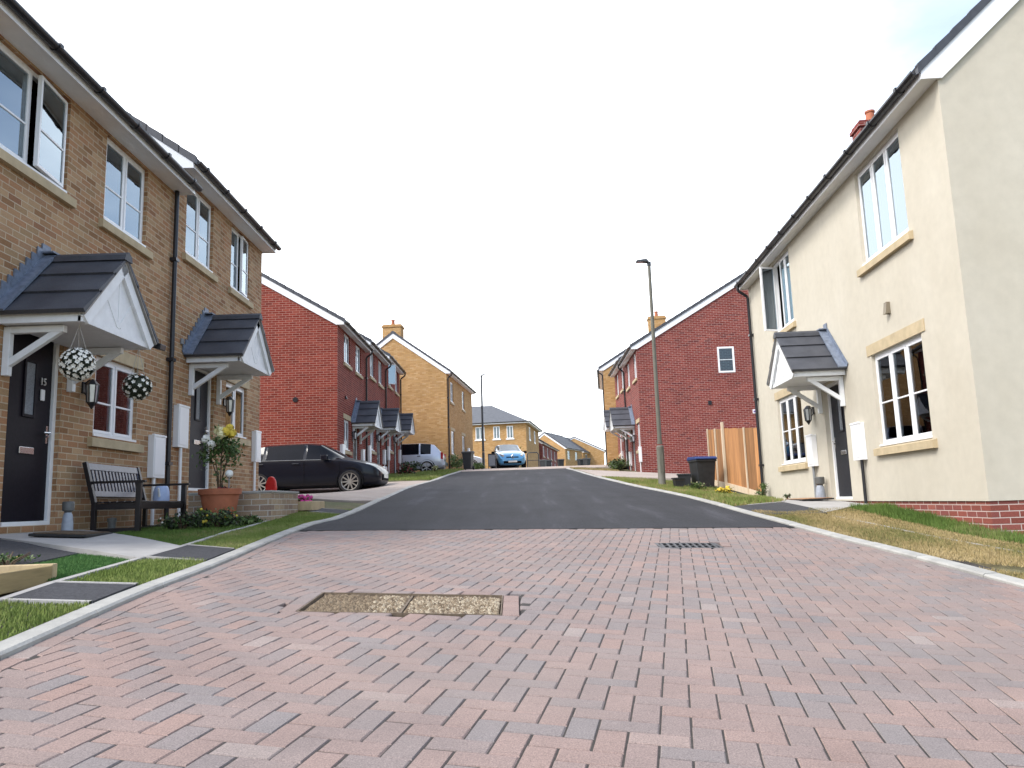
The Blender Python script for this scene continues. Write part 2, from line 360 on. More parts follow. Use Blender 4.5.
def land(X, Y):
    X = np.asarray(X, float); Y = np.asarray(Y, float)
    r = Rz(Y) - cross(Y) * np.clip(X, -6, 6); a, b = kL(Y) - .118, kR(Y) + .118
    upL = np.interp(Y, [14.0, 15.0, 24, 25.5], [.026, .0, .0, .026]); wl = WL(Y); wr = WR(Y)
    hl = r + upL
    t2 = np.clip((-3.25 - X) / 2.0, 0, 1); hl = hl * (1 - t2) + wl * t2
    w = 5.0 + .052 * Y; t3 = np.clip((X - b) / np.maximum(.3, w - b), 0, 1)
    hr = (r + .026) * (1 - t3) + wr * t3
    return np.where(X < a, hl, np.where(X > b, hr, r))
def L1(x, y): return float(land(x, y))
def grid_lines(lo, hi, step, far):
    a = list(np.arange(lo, hi + 1e-6, step)); ext = [4, 12, 30, 80, 200, 600, far]
    return [lo - e for e in ext[::-1]] + a + [hi + e for e in ext]
def ground_sheet():
    xs = grid_lines(-9, 10, .5, 2500); ys = grid_lines(-6, 84, .75, 2500)
    X, Y = np.meshgrid(xs, ys); Z = land(X, Y) - .035
    inroad = (X > kL(Y) - .02) & (X < kR(Y) + .02); Z = np.where(inroad, Rz(Y) - cross(Y) * X - .10, Z)
    b = MB(); nx, ny = len(xs), len(ys)
    b.v = [tuple(p) for p in np.stack([X.ravel(), Y.ravel(), Z.ravel()], 1)]
    b.f = [[j * nx + i, j * nx + i + 1, (j + 1) * nx + i + 1, (j + 1) * nx + i] for j in range(ny - 1) for i in range(nx - 1)]
    b.m = [0] * len(b.f)
    return tag(b.build('ground', M['ground'], smooth=True), kind='structure')
ground_sheet()
def ribbon(name, ca, cb, mat, dz=.0, n=24, m=6, thick=0, hf=None, attr=False, kind='structure'):
    """sheet between polylines ca and cb (lists of XY), draped on the land"""
    def samp(c, t):
        c = np.array(c, float); d = np.r_[0, np.cumsum(np.hypot(*np.diff(c, axis=0).T))]; d /= d[-1]
        return np.interp(t, d, c[:, 0]), np.interp(t, d, c[:, 1])
    b = MB(); t = np.linspace(0, 1, n + 1); ax, ay = samp(ca, t); bx, by = samp(cb, t)
    for i in range(n + 1):
        for j in range(m + 1):
            s = j / m; x = ax[i] * (1 - s) + bx[i] * s; y = ay[i] * (1 - s) + by[i] * s
            z = (L1(x, y) if hf is None else hf(x, y)) + dz
            b.v.append((x, y, z))
    for i in range(n):
        for j in range(m): b.f.append([i * (m + 1) + j, i * (m + 1) + j + 1, (i + 1) * (m + 1) + j + 1, (i + 1) * (m + 1) + j]); b.m.append(0)
    K = len(b.v); bd = [(i, 0) for i in range(n + 1)] + [(n, j) for j in range(1, m + 1)] + [(i, m) for i in range(n - 1, -1, -1)] + [(0, j) for j in range(m - 1, 0, -1)]
    for (i, j) in bd: x, y, z = b.v[i * (m + 1) + j]; b.v.append((x, y, z - .10))       # skirt down into the ground
    for q in range(len(bd)):
        q2 = (q + 1) % len(bd); b.f.append([bd[q][0] * (m + 1) + bd[q][1], K + q, K + q2, bd[q2][0] * (m + 1) + bd[q2][1]]); b.m.append(0)
    o = b.build(name, mat, smooth=True, col=(np.repeat(rng.random((len(b.v), 1)), 4, 1) if attr else None))
    # make the sheet face up
    me = o.data
    if me.polygons[0].normal.z < 0: me.flip_normals()
    if kind: tag(o, kind=kind)
    return o
ca12, sa12 = math.cos(R_(11.5)), math.sin(R_(11.5))
E1 = (ca12, -sa12); E2 = (sa12, ca12); YJ = 9.62     # paver frame; YJ = joint with the asphalt
def fr2w(a, b): return (a * E1[0] + b * E2[0], a * E1[1] + b * E2[1])
MAN = (-.675, 4.83, .575, .31); GUL = (1.71, 7.98, .31, .20)
def paving():
    ribbon('paving_bed', [(-2.75, -3), (-2.75, 9.7)], [(3.9, -3), (3.9, 9.7)], M['sand'], -.0036, 110, 60, hf=lambda x, y: RZ(x, y) - (.09 if any(abs(x - q[0]) < q[2] + .07 and abs(y - q[1]) < q[3] + .07 for q in (MAN, GUL)) else 0))
    b = MB(); cols = []; w = .1; g = .0017
    EX = [(MAN[0], MAN[1], MAN[2] + .102, MAN[3]), GUL]
    def emit(P, rr=None):          # P: 4 world corners, counter-clockwise
        c = .0052; cx = sum(p[0] for p in P) / 4; cy = sum(p[1] for p in P) / 4
        dz = random.gauss(0, .0005); tx, ty = random.gauss(0, .0028), random.gauss(0, .0028); vs = []
        for (ins, zz) in ((0, -.03), (0, -c), (c, 0)):
            for (x, y) in P:
                d = math.hypot(cx - x, cy - y) or 1; X = x + (cx - x) / d * ins * 1.4; Y = y + (cy - y) / d * ins * 1.4
                vs.append((X, Y, RZ(X, Y) + zz + dz + (X - cx) * tx + (Y - cy) * ty))
        b.add(vs, [(0, 1, 5, 4), (1, 2, 6, 5), (2, 3, 7, 6), (3, 0, 4, 7), (4, 5, 9, 8), (5, 6, 10, 9), (6, 7, 11, 10), (7, 4, 8, 11), (8, 9, 10, 11)])
        r = random.random() if rr is None else rr; cols.extend([(r, r, r, 1)] * 12)
    def blk(a0, a1, b0, b1):
        x, y = fr2w((a0 + a1) / 2, (b0 + b1) / 2)
        lo, hi = float(kL(y)) + .104, float(kR(y)) - .104
        if y < -1.2 or x < lo - .06 or x > hi + .06 or y > YJ + .03: return
        for (mx, my, hx, hy) in EX:
            if abs(x - mx) < hx + .005 and abs(y - my) < hy + .005: return
        P = []
        for (p, q) in ((a0 + g, b0 + g), (a1 - g, b0 + g), (a1 - g, b1 - g), (a0 + g, b1 - g)):
            X, Y = fr2w(p, q); X = min(max(X, float(kL(Y)) + .104), float(kR(Y)) - .104); Y = min(Y, YJ)
            for (mx, my, hx, hy) in EX:
                dx, dy = hx + .003 - abs(X - mx), hy + .003 - abs(Y - my)
                if dx > 0 and dy > 0:
                    if dx < dy: X = mx + math.copysign(hx + .003, X - mx)
                    else: Y = my + math.copysign(hy + .003, Y - my)
            P.append((X, Y))
        A = sum(P[i][0] * P[(i + 1) % 4][1] - P[(i + 1) % 4][0] * P[i][1] for i in range(4)) / 2
        if A > .0012: emit(P)
    for m in range(-90, 90):
        for n in range(-60, 90):
            u, v = m + 2 * n, -m + 2 * n
            if not (-52 < u < 48 and -14 < v < 108): continue
            blk(u * w, (u + 2) * w, v * w, (v + 1) * w)
            blk((u + 1) * w, (u + 2) * w, (v + 1) * w, (v + 3) * w)
    y = -1.2
    while y < YJ - .2:            # a course of stretchers along each kerb
        for f, s0, s1 in ((kL, .004, .100), (kR, -.100, -.004)):
            x0, x1 = float(f(y)), float(f(y + .2)); emit([(x0 + s0, y + .002), (x0 + s1, y + .002), (x1 + s1, y + .2), (x1 + s0, y + .2)])
        y += .202
    for sx in (-1, 1):
        for k in range(3):
            x0, x1 = sorted((MAN[0] + sx * (MAN[2] + .003), MAN[0] + sx * (MAN[2] + .1))); y0 = MAN[1] - MAN[3] + k * .2067; emit([(x0, y0 + .002), (x1, y0 + .002), (x1, y0 + .205), (x0, y0 + .205)])
    tag(b.build('block_paving', M['paver'], col=cols), kind='structure')
paving()
# asphalt road: from the joint to the crest, then pale paving
def asphalt_road():
    b = MB(); ys = np.linspace(0, 1, 61)
    pts = []
    for i in range(61):
        row = []
        for j in range(9):
            s = j / 8; xa = float(kL(YJ)) * (1 - s) + float(kR(YJ)) * s
            # start on the joint line, end at Y=35.5
            y0 = YJ + .002; y = y0 + (35.5 - y0) * ys[i]
            x = (kL(y) - .04) * (1 - s) + (kR(y) + .04) * s
            if i == 0: x = xa
            b.v.append((x, y, RZ(x, y) + .004))
    for i in range(60):
        for j in range(8): b.f.append([i * 9 + j, i * 9 + j + 1, (i + 1) * 9 + j + 1, (i + 1) * 9 + j]); b.m.append(0)
    tag(b.build('road', M['asphalt'], smooth=True), kind='structure')
asphalt_road()
ribbon('road_paving', [(-4.2, 35.4), (-7, 62)], [(4.6, 35.4), (14, 62)], M['palepave'], .008, 30, 8, hf=lambda x, y: float(Rz(y)), attr=True)
# kerbs: individual stones with fine joints, one mesh each side
def kerb(name, f, side, y0, y1, up=.027, w=.115, skip=()):
    b = MB(); y = y0; k = 0
    while y < y1:
        ya, yb = y + .004, min(y1, y + .911); y += .915
        if any(a < (ya + yb) / 2 < c for a, c in skip): u = .014
        else: u = up
        dz = random.gauss(0, .002); pr = []
        for yy in (ya, (ya + yb) / 2, yb):
            x = float(f(yy)); z = RZ(x, yy) + dz
            o = side
            pr.append([(x, yy, z - .08), (x, yy, z + u - .012), (x + o * .014, yy, z + u), (x + o * w, yy, z + u + .004), (x + o * w, yy, z - .08)])
        n0 = len(b.v)
        for p in pr: b.v += p
        for i in range(2):
            for j in range(4):
                q = [n0 + i * 5 + j, n0 + i * 5 + j + 1, n0 + (i + 1) * 5 + j + 1, n0 + (i + 1) * 5 + j]
                b.f.append(q if side > 0 else q[::-1]); b.m.append(0)
        b.f.append([n0 + i for i in range(5)]); b.m.append(0); b.f.append([n0 + 10 + i for i in range(5)][::-1]); b.m.append(0)
    return tag(b.build(name, M['kerb'], weld=True), kind='structure')
kerb('kerb', kL, -1, -3.0, 35.4, skip=((15, 24.4),))
kerb('kerb', kR, 1, -3.0, 34.6, skip=((24.2, 30.5),))
def strip_beam(name, pts, w=.05, dz=.012, mat='concrete'):
    b = MB(); P = []
    for (x0, y0), (x1, y1) in zip(pts[:-1], pts[1:]):
        n = max(1, int(math.hypot(x1 - x0, y1 - y0) / .45))
        for i in range(n):
            P.append((x0 + (x1 - x0) * i / n, y0 + (y1 - y0) * i / n))
    P.append(pts[-1]); P = np.array(P)
    d = np.gradient(P, axis=0); d /= np.hypot(d[:, 0], d[:, 1])[:, None]; nrm = np.stack([-d[:, 1], d[:, 0]], 1) * w / 2
    for p, n_ in zip(P, nrm):
        for q, zz in ((p + n_, -.05), (p + n_, dz), (p - n_, dz), (p - n_, -.05)): b.v.append((q[0], q[1], L1(*q) + zz))
    for i in range(len(P) - 1):
        for j in range(4): b.f.append([i * 4 + j, i * 4 + (j + 1) % 4, (i + 1) * 4 + (j + 1) % 4, (i + 1) * 4 + j]); b.m.append(0)
    return tag(b.build(name, M[mat], weld=True), kind='structure')
EDL = [(-2.83, 3.2), (-2.92, 4.53), (-2.98, 5.1), (-3.03, 5.8), (-3.15, 7.45), (-3.34, 9.2), (-3.36, 10.74)]
strip_beam('path_edging', EDL)
def kx(y): return float(kL(y)) - .122
STR = [((-2.91, 4.52), 4.50, (-2.98, 5.15), 5.12), ((-3.08, 6.60), 6.40, (-3.17, 7.62), 7.30), ((-3.25, 12.3), 11.75, (-3.25, 12.9), 12.35)]
for (pa, ya, pb, yb) in STR:
    ribbon('path', [pa, pb], [(kx(ya), ya), (kx(yb), yb)], M['asphalt2'], .010, 8, 8)
    strip_beam('path_edging', [pa, (kx(ya), ya)], .035, .016); strip_beam('path_edging', [pb, (kx(yb), yb)], .035, .016)
def padh(x, y):      # the door pad ramps from the threshold to the edging
    t = min(1, max(0, (-3.15 - x) / 2.1)); return L1(-3.13, y) * (1 - t) + (-.165) * t
ribbon('door_path', [(-5.25, 7.75), (-3.07, 6.5)], [(-5.25, 9.5), (-3.16, 7.5)], M['concrete'], .012, 14, 10, hf=padh)
ribbon('side_path', [(-5.25, 3.6), (-3.8, 3.6)], [(-5.25, 7.70), (-3.74, 6.80)], M['asphalt2'], .006, 8, 14, hf=lambda x, y: (lambda t: padh(x, max(6.0, y)) * (1 - t) + L1(x, y) * t)(min(1, max(0, (x + 4.5) / .7))))
ribbon('driveway', [(kx(15.0), 15.0), (kx(24.4), 24.3)], [(-12, 16.5), (-12, 24.6)], M['palepave'], .006, 22, 22, attr=True)
# right-hand side
EDR = [(4.8, 5.2), (4.74, 6.5), (4.67, 7.5), (4.6, 8.5), (4.52, 9.6), (4.36, 11.0)]
def kxr(y): return float(kR(y)) + .122
strip_beam('path_edging', EDR, .05, .004, 'verge')
ribbon('path', [(kxr(11.1), 11.1), (kxr(12.4), 12.4)], [(4.42, 11.3), (4.6, 13.5)], M['asphalt2'], .008, 8, 8)
ribbon('door_path', [(4.43, 11.4), (5.6, 12.6)], [(4.6, 13.6), (5.74, 16.6)], M['concrete'], .010, 8, 8)
strip_beam('path_edging', [(kxr(12.45), 12.45), (4.6, 13.65), (5.75, 16.9)], .05, .015)
ribbon('driveway', [(kxr(24.3), 24.3), (kxr(30.8), 31.5)], [(11, 23.6), (11, 31.7)], M['palepave'], .006, 12, 12, attr=True)
# ------------------------------------------------------------------ grass
def grass(name, quads, n, h, mat, label, wid=.0045, lean=.6, dry=None, ex=()):
    """blades scattered over bilinear quads ((x,y) x4), one stuff object"""
    Pn = []
    ar = []
    for q in quads:
        q = np.array(q, float); ar.append(abs(np.cross(q[2] - q[0], q[3] - q[1])) / 2)
    ar = np.array(ar); cnt = (n * ar / ar.sum()).astype(int)
    for q, k in zip(quads, cnt):
        q = np.array(q, float); s = rng.random((k, 1)); t = rng.random((k, 1))
        Pn.append((q[0] * (1 - s) + q[1] * s) * (1 - t) + (q[3] * (1 - s) + q[2] * s) * t)
    P = np.concatenate(Pn)
    keep = (P[:, 0] < kL(P[:, 1]) - .11) | (P[:, 0] > kR(P[:, 1]) + .11)
    for (pa, ya, pb, yb) in STR:       # keep blades off the crossing paths
        t = (P[:, 0] - pa[0]) / (kx(ya) - pa[0]); lo = pa[1] + t * (ya - pa[1]); hi = pb[1] + t * (yb - pb[1])
        keep &= ~((P[:, 1] > lo + .01) & (P[:, 1] < hi - .01))
    P = P[keep]; k = len(P)
    z = land(P[:, 0], P[:, 1]) - .008
    ang = rng.random(k) * 6.283; clump = .65 + .6 * (.5 + .5 * np.sin(P[:, 0] * 7.3 + 1.7 * np.sin(P[:, 1] * 5.1)) * np.sin(P[:, 1] * 6.1))
    hh = h * rng.uniform(.45, 1.2, k) * clump; la = rng.random(k) * 6.283; lr = hh * lean * rng.random(k)
    dx, dy = np.cos(ang) * wid, np.sin(ang) * wid
    V = np.empty((k, 3, 3)); V[:, 0] = np.stack([P[:, 0] - dx, P[:, 1] - dy, z], 1); V[:, 1] = np.stack([P[:, 0] + dx, P[:, 1] + dy, z], 1)
    V[:, 2] = np.stack([P[:, 0] + np.cos(la) * lr, P[:, 1] + np.sin(la) * lr, z + hh], 1)
    me = bpy.data.meshes.new(name); me.vertices.add(3 * k); me.vertices.foreach_set('co', V.ravel())
    me.loops.add(3 * k); me.loops.foreach_set('vertex_index', np.arange(3 * k)); me.polygons.add(k)
    me.polygons.foreach_set('loop_start', np.arange(0, 3 * k, 3)); me.polygons.foreach_set('loop_total', np.full(k, 3)); me.update(calc_edges=True)
    me.materials.append(mat)
    pt = .5 + .25 * np.sin(P[:, 0] * 2.9 + P[:, 1] * 1.3) + .25 * np.sin(P[:, 1] * 2.3 - P[:, 0] * 3.7)
    pt = np.clip(pt + .22 * np.sin(P[:, 0] * 11.3 + P[:, 1] * 6.7) * np.sin(P[:, 1] * 9.1), 0, 1.2); c = np.clip(.5 * rng.random(k) + .62 * pt - .05, 0, 1); at = me.color_attributes.new('rnd', 'FLOAT_COLOR', 'POINT')
    c3 = np.repeat(c, 3); at.data.foreach_set('color', np.stack([c3, c3, c3, np.ones_like(c3)], 1).astype(np.float32).ravel())
    o = bpy.data.objects.new(name, me); COL.objects.link(o)
    return tag(o, label, 'grass', kind='stuff')
def vq(ya, yb, xo=None):          # quads between edging and kerb on the left
    out = []
    for y in np.arange(ya, yb, .5):
        y2 = min(yb, y + .5); e = np.array(EDL); f = lambda t: float(np.interp(t, e[:, 1], e[:, 0])) + .03
        out.append([(f(y), y), (kx(y) + .01, y - .05), (kx(y2) + .01, y2 - .05), (f(y2), y2)])
    return out
grass('verge_grass', vq(2.6, 12.6), 52000, .031, M['grass'], 'short green grass on the left verge beside the paved road')
grass('garden_grass', [[(-4.5, 8.75), (-3.2, 7.6), (-3.38, 10.6), (-4.9, 10.7)]], 16000, .035, M['longgrass'], 'dark green lawn strip between the bench and the path edging')
grass('artificial_turf', [[(-3.7, 5.3), (-3.03, 5.3), (-3.09, 6.45), (-3.72, 6.78)]], 14000, .024, M['turf'], 'bright green artificial turf patch beside the timber planter', wid=.004)
grass('far_verge_grass', [[(-5.4, 24.9), (kx(24.9), 24.9), (kx(35), 35), (-5.4, 37)], [(-4.5, 36), (-2.6, 35.4), (-2.6, 41), (-3.4, 41)]], 16000, .09, M['grass'], 'grass verge in front of the red terrace on the left', wid=.012)
RV = []
for y in np.arange(4.6, 11.2, .5):
    e = np.array(EDR); f = lambda t: float(np.interp(t, e[:, 1], e[:, 0]))
    RV.append([(kxr(y), y), (f(y), y + .0), (f(y + .5), y + .5), (kxr(y + .5), y + .5)])
grass('dry_verge_grass', RV, 42000, .035, M['drygrass'], 'dry straw coloured grass on the right verge by the kerb', wid=.005)
RG = []
for y in np.arange(6.0, 11.9, .5):
    g1 = lambda t: 5.02 + .052 * t
    RG.append([(f(y) + .03, y), (g1(y) - .01, y), (g1(y + .5) - .01, y + .5), (f(y + .5) + .03, y + .5)])
grass('house_side_grass', [[(g[0][0] + .5 * (g[1][0] - g[0][0]), g[0][1]), g[1], g[2], (g[3][0] + .5 * (g[2][0] - g[3][0]), g[3][1])] for g in RG], 13000, .085, M['longgrass'], 'longer green grass along the base of the cream house', wid=.005)
grass('trodden_grass', [[g[0], (g[0][0] + .55 * (g[1][0] - g[0][0]), g[0][1]), (g[3][0] + .55 * (g[2][0] - g[3][0]), g[3][1]), g[3]] for g in RG], 14000, .03, M['drygrass'], 'worn dry grass strip between the path edging and the green strip', wid=.005)
grass('right_far_grass', [[(kxr(12.6), 12.6), (4.75, 14.0), (5.5, 18.5), (kxr(17.5), 17.5)], [(kxr(17.5), 17.5), (5.5, 18.5), (5.2, 21.8), (kxr(23.8), 23.8)]], 22000, .07, M['grass'], 'patchy grass around the tall lamp post and wheelie bin', wid=.008)
grass('right_far_dry_grass', [[(kxr(12.6), 12.6), (4.75, 14.0), (5.2, 21.8), (kxr(23.8), 23.8)], [(2.45, 31.5), (4.2, 31.5), (4.6, 36), (2.5, 36)]], 15000, .06, M['drygrass'], 'dry patches of verge by the right kerb near the lamp post', wid=.008)
# ------------------------------------------------------------------ houses
def hmat(P, yaw, left):
    th = R_(90 - yaw) if left else R_(-90 - yaw)
    return Matrix.Translation(P) @ Matrix.Rotation(th, 4, 'Z')
class House:
    def __init__(s, name, label, group, P, yaw, left, L, D, H, wall, pitch=35, cat='house', ov=.3, verge=.06, base=-1.0):
        ov = ov if ov != .3 else .2
        s.left, s.L, s.D, s.H, s.pitch, s.ov, s.vg, s.wall, s.base = left, L, D, H, R_(pitch), ov, verge, wall, base
        P = Vector(P)
        if not left: P = P + Vector((math.sin(R_(yaw)), math.cos(R_(yaw)), 0)) * L
        s.EH = .13; s.root = empty(name, hmat(P, yaw, left)); tag(s.root, label, cat, group); s.open = []; s.gopen = []
        s.detail = True
    def X(s, a, b=None):            # street distance from the near corner -> local x
        if b is None: return a if s.left else s.L - a
        return (a, b) if s.left else (s.L - b, s.L - a)
    def zr(s, y): return s.H + s.EH + (min(y, s.D - y) + s.ov + .04) * math.tan(s.pitch)
    def walls(s, gable_near=(), plinth=None, mats=None):
        b = MB(); L, D, H = s.L, s.D, s.H
        xs = sorted({0, L, *[v for o in s.open for v in o[:2]]}); zb = s.base if plinth is None else -.03
        zs = sorted({zb, H, *[v for o in s.open for v in o[2:4]]})
        for x0, x1 in zip(xs[:-1], xs[1:]):
            for z0, z1 in zip(zs[:-1], zs[1:]):
                cx, cz = (x0 + x1) / 2, (z0 + z1) / 2
                if any(o[0] < cx < o[1] and o[2] < cz < o[3] for o in s.open): continue
                b.quad((x0, 0, z0), (x1, 0, z0), (x1, 0, z1), (x0, 0, z1))
        for (x0, x1, z0, z1) in s.open:
            d = .13
            b.quad((x0, 0, z0), (x0, 0, z1), (x0, d, z1), (x0, d, z0)); b.quad((x1, 0, z0), (x1, d, z0), (x1, d, z1), (x1, 0, z1))
            b.quad((x0, 0, z0), (x0, d, z0), (x1, d, z0), (x1, 0, z0)); b.quad((x0, 0, z1), (x1, 0, z1), (x1, d, z1), (x0, d, z1))
        b.quad((0, D, zb), (0, D, H), (L, D, H), (L, D, zb))
        xn, xf = (0, L) if s.left else (L, 0)
        for xg, op in ((xn, gable_near), (xf, ())):
            ys = sorted({0, D, *[v for o in op for v in o[:2]]}); zs = sorted({zb, H, *[v for o in op for v in o[2:4]]})
            for y0, y1 in zip(ys[:-1], ys[1:]):
                for z0, z1 in zip(zs[:-1], zs[1:]):
                    cy, cz = (y0 + y1) / 2, (z0 + z1) / 2
                    if any(o[0] < cy < o[1] and o[2] < cz < o[3] for o in op): continue
                    b.quad((xg, y0, z0), (xg, y1, z0), (xg, y1, z1), (xg, y0, z1))
            e = .03; b.add([(xg, 0, H), (xg, D, H), (xg, D, s.zr(D) - e), (xg, D / 2, s.zr(D / 2) - e), (xg, 0, s.zr(0) - e)], [(0, 1, 2, 3, 4)])
            dd = .1 if xg == 0 else -.1
            for (y0, y1, z0, z1) in op:
                b.quad((xg, y0, z0), (xg, y0, z1), (xg + dd, y0, z1), (xg + dd, y0, z0)); b.quad((xg, y1, z0), (xg + dd, y1, z0), (xg + dd, y1, z1), (xg, y1, z1))
                b.quad((xg, y0, z0), (xg + dd, y0, z0), (xg + dd, y1, z0), (xg, y1, z0)); b.quad((xg, y0, z1), (xg, y1, z1), (xg + dd, y1, z1), (xg + dd, y0, z1))
        s.wallobj = b.build('wall', M[s.wall], s.root)
        # partition seen through the panes, coloured dark to stand in for room shade
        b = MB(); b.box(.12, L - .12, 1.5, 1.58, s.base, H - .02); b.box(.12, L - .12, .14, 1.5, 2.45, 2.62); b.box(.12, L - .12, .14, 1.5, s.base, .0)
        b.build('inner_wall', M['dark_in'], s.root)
        if plinth:
            b = MB(); i = .018; b.box(i, L - i, i, D - i, s.base, -.03); b.build('plinth', M[plinth], s.root)
    def roof(s, gutter=True, course=.32, barge=True, far_end=True):
        L, D, H, ov, t = s.L, s.D, s.H, s.ov, math.tan(s.pitch); vg = s.vg
        y0, z0 = -ov - .04, H + s.EH; run = D / 2 - y0; sl = run / math.cos(s.pitch); n = max(3, round(sl / course)); b = MB()
        dn = Vector((0, -math.sin(s.pitch), math.cos(s.pitch)))
        for side in (0, 1):
            for i in range(n):
                ya, yb = y0 + run * i / n, y0 + run * min(n, i + 1.12) / n
                za, zb_ = z0 + (ya - y0) * t, z0 + (yb - y0) * t
                q = [Vector((0, ya, za - .02)), Vector((0, ya, za)) + dn * .034, Vector((0, min(yb, D / 2), zb_)) + dn * .006, Vector((0, min(yb, D / 2), zb_ - .02))]
                poly = [(p.y if side == 0 else D - p.y, p.z) for p in q]
                b.prism(poly if side == 0 else poly[::-1], 0, -vg, L + vg)
        rf = b.build('roof', M['tile'], s.root, weld=True)
        b = MB(); zr = z0 + run * t
        k = max(2, int(L / .45))
        for i in range(k):
            a, c = -vg + (L + 2 * vg) * i / k + .004, -vg + (L + 2 * vg) * (i + 1) / k
            b.prism([(D / 2 - .14, zr - .055), (D / 2 - .10, zr + .02), (D / 2, zr + .075), (D / 2 + .10, zr + .02), (D / 2 + .14, zr - .055)], 0, a, c)
        b.build('ridge_tile', M['ridge'], rf, weld=True)
        for ya, yb in ((-ov, 0), (D, D + ov)):
            b = MB(); b.box(-.02, L + .02, ya, yb, H, H + .012); b.build('soffit', M['soffit'], s.root)
        for ya in (-ov - .022, D + ov):
            b = MB(); b.box(-.02, L + .02, ya, ya + .022, H - .022, z0 - .02); b.build('fascia', M['white'], s.root)
        xo = max(vg, .05) + .012; e = .075
        for xa, xb in ((-xo, -xo + .07), (L + xo - .07, L + xo)):           # thick interlocking verge tiles
            b = MB()
            for side in (0, 1):
                for i in range(n):
                    ya, yb = y0 + run * i / n - .012, y0 + run * (i + 1) / n; za, zb_ = z0 + (ya - y0) * t, z0 + (yb - y0) * t
                    poly = [(ya, za - e), (ya, za + .062), (yb, zb_ + .046), (yb, zb_ - e)]
                    if side: poly = [(D - p, q) for p, q in poly][::-1]
                    b.prism(poly, 0, xa, xb)
            b.build('verge', M['ridge'], rf, weld=True)
        if barge:
            dp = max(.19, z0 - e - H + .02 + (.035 - y0) * t); yi = y0 + (H - .02 - (z0 - e - dp)) / t
            for xa, xb in ((-.045, -.004), (L + .004, L + .045)):
                for side in (0, 1):
                    b = MB(); pl = [(y0 + .03, z0 + .03 * t - e), (D / 2, zr - e), (D / 2, zr - e - dp), (yi, H - .02), (-ov - .022, H - .02)]
                    if side: pl = [(D - p, q) for p, q in pl][::-1]
                    b.prism(pl, 0, xa, xb); b.build('bargeboard', M['white'], s.root, weld=True)
        if gutter:
            b = MB(); yg, zg, r = -ov - .082, H + .092, .058
            pr = [(yg + r * math.cos(a), zg + r * math.sin(a)) for a in np.linspace(math.pi, 2 * math.pi, 9)]
            pr2 = [(yg + (r - .006) * math.cos(a), zg + (r - .006) * math.sin(a)) for a in np.linspace(2 * math.pi, math.pi, 9)]
            b.prism(pr + pr2, 0, -.05, L + .05)
            for xx in np.arange(.25, L, .92):
                pk = [(yg + (r + .01) * math.cos(a), zg + (r + .01) * math.sin(a)) for a in np.linspace(math.pi, 2 * math.pi, 9)]
                b.prism(pk + [(yg + r + .01, zg + .022), (yg - r - .01, zg + .022)], 0, xx, xx + .06)
            s.gut = b.build('gutter', M['black'], s.root, weld=True)
    def downpipe(s, sx, zb=-.15, wall_off=.06, neck=True):
        x = s.X(sx); yg, zg = -s.ov - .082, s.H + .05; b = MB()
        if neck: b.tube([(x, yg, zg), (x, yg, zg - .10), (x, yg + .03, zg - .15), (x, -wall_off - .03, zg - .27), (x, -wall_off, zg - .33), (x, -wall_off, zb)], .036, 10)
        else: b.tube([(x, -wall_off, s.H - .004), (x, -wall_off, zb)], .036, 10)
        for z in np.arange(.8, s.H - .4, 1.6): b.box(x - .06, x + .06, -wall_off - .045, .0, z, z + .05)
        b.build('downpipe', M['black'], s.root, smooth=True)
    def window(s, a, b_, z0, z1, lights=2, bar=.45, sill=True, lintel=False, open_=None, fill=None, sh=.14, mat=None):
        """a..b_ street distance; open_ = (index from the near end, angle, hinge 'near'/'far')"""
        x0, x1 = s.X(a, b_); s.open.append((x0, x1, z0, z1)); fw = .055; y = .055; m = MB(); g = MB()
        m.box(x0, x1, y, y + .06, z0, z0 + fw); m.box(x0, x1, y, y + .06, z1 - fw, z1)
        m.box(x0, x0 + fw, y, y + .06, z0 + fw, z1 - fw); m.box(x1 - fw, x1, y, y + .06, z0 + fw, z1 - fw)
        w = (x1 - x0 - 2 * fw) / lights; sashes = []
        for i in range(lights):
            xa, xb = x0 + fw + w * i, x0 + fw + w * (i + 1)
            if i: m.box(xa - .024, xa + .024, y, y + .06, z0 + fw, z1 - fw); xa += .024
            if i < lights - 1: xb -= .024
            idx = i if s.left else lights - 1 - i; za, zb = z0 + fw, z1 - fw; sf = .036
            def sash(mm, gg, xa, xb, yy, mi=0):
                mm.box(xa, xb, yy, yy + .045, za, za + sf, mi); mm.box(xa, xb, yy, yy + .045, zb - sf, zb, mi)
                mm.box(xa, xa + sf, yy, yy + .045, za + sf, zb - sf, mi); mm.box(xb - sf, xb, yy, yy + .045, za + sf, zb - sf, mi)
                if bar: mm.box(xa + sf, xb - sf, yy + .004, yy + .03, za + (zb - za) * bar - .011, za + (zb - za) * bar + .011, mi)
                gg.box(xa + sf, xb - sf, yy + .014, yy + .022, za + sf, zb - sf, 1 if gg is mm else 0)
            if open_ and open_[0] == idx:
                sm = MB(); wd = xb - xa; sash(sm, sm, 0, wd, -.045)
                hinge_local_lo = (open_[2] == 'near') == s.left
                ang = R_(open_[1])
                for k, v in enumerate(sm.v):
                    p = Vector(v)
                    if hinge_local_lo: q = Matrix.Rotation(-ang, 3, 'Z') @ p; q.x += xa
                    else: p.x -= wd; q = Matrix.Rotation(ang, 3, 'Z') @ p; q.x += xb
                    q.y += y + .0; sm.v[k] = tuple(q)
                sashes.append(sm)
            else: sash(m, g, xa, xb, y - .012)
        gl = M['skyglass' if z0 > 2.5 and s.L != 4.4 else 'glass']; wo = m.build('window', M['white'], s.root); g.build('pane', gl, wo)
        for sm in sashes: sm.build('open_sash', [M['white'], gl], wo)
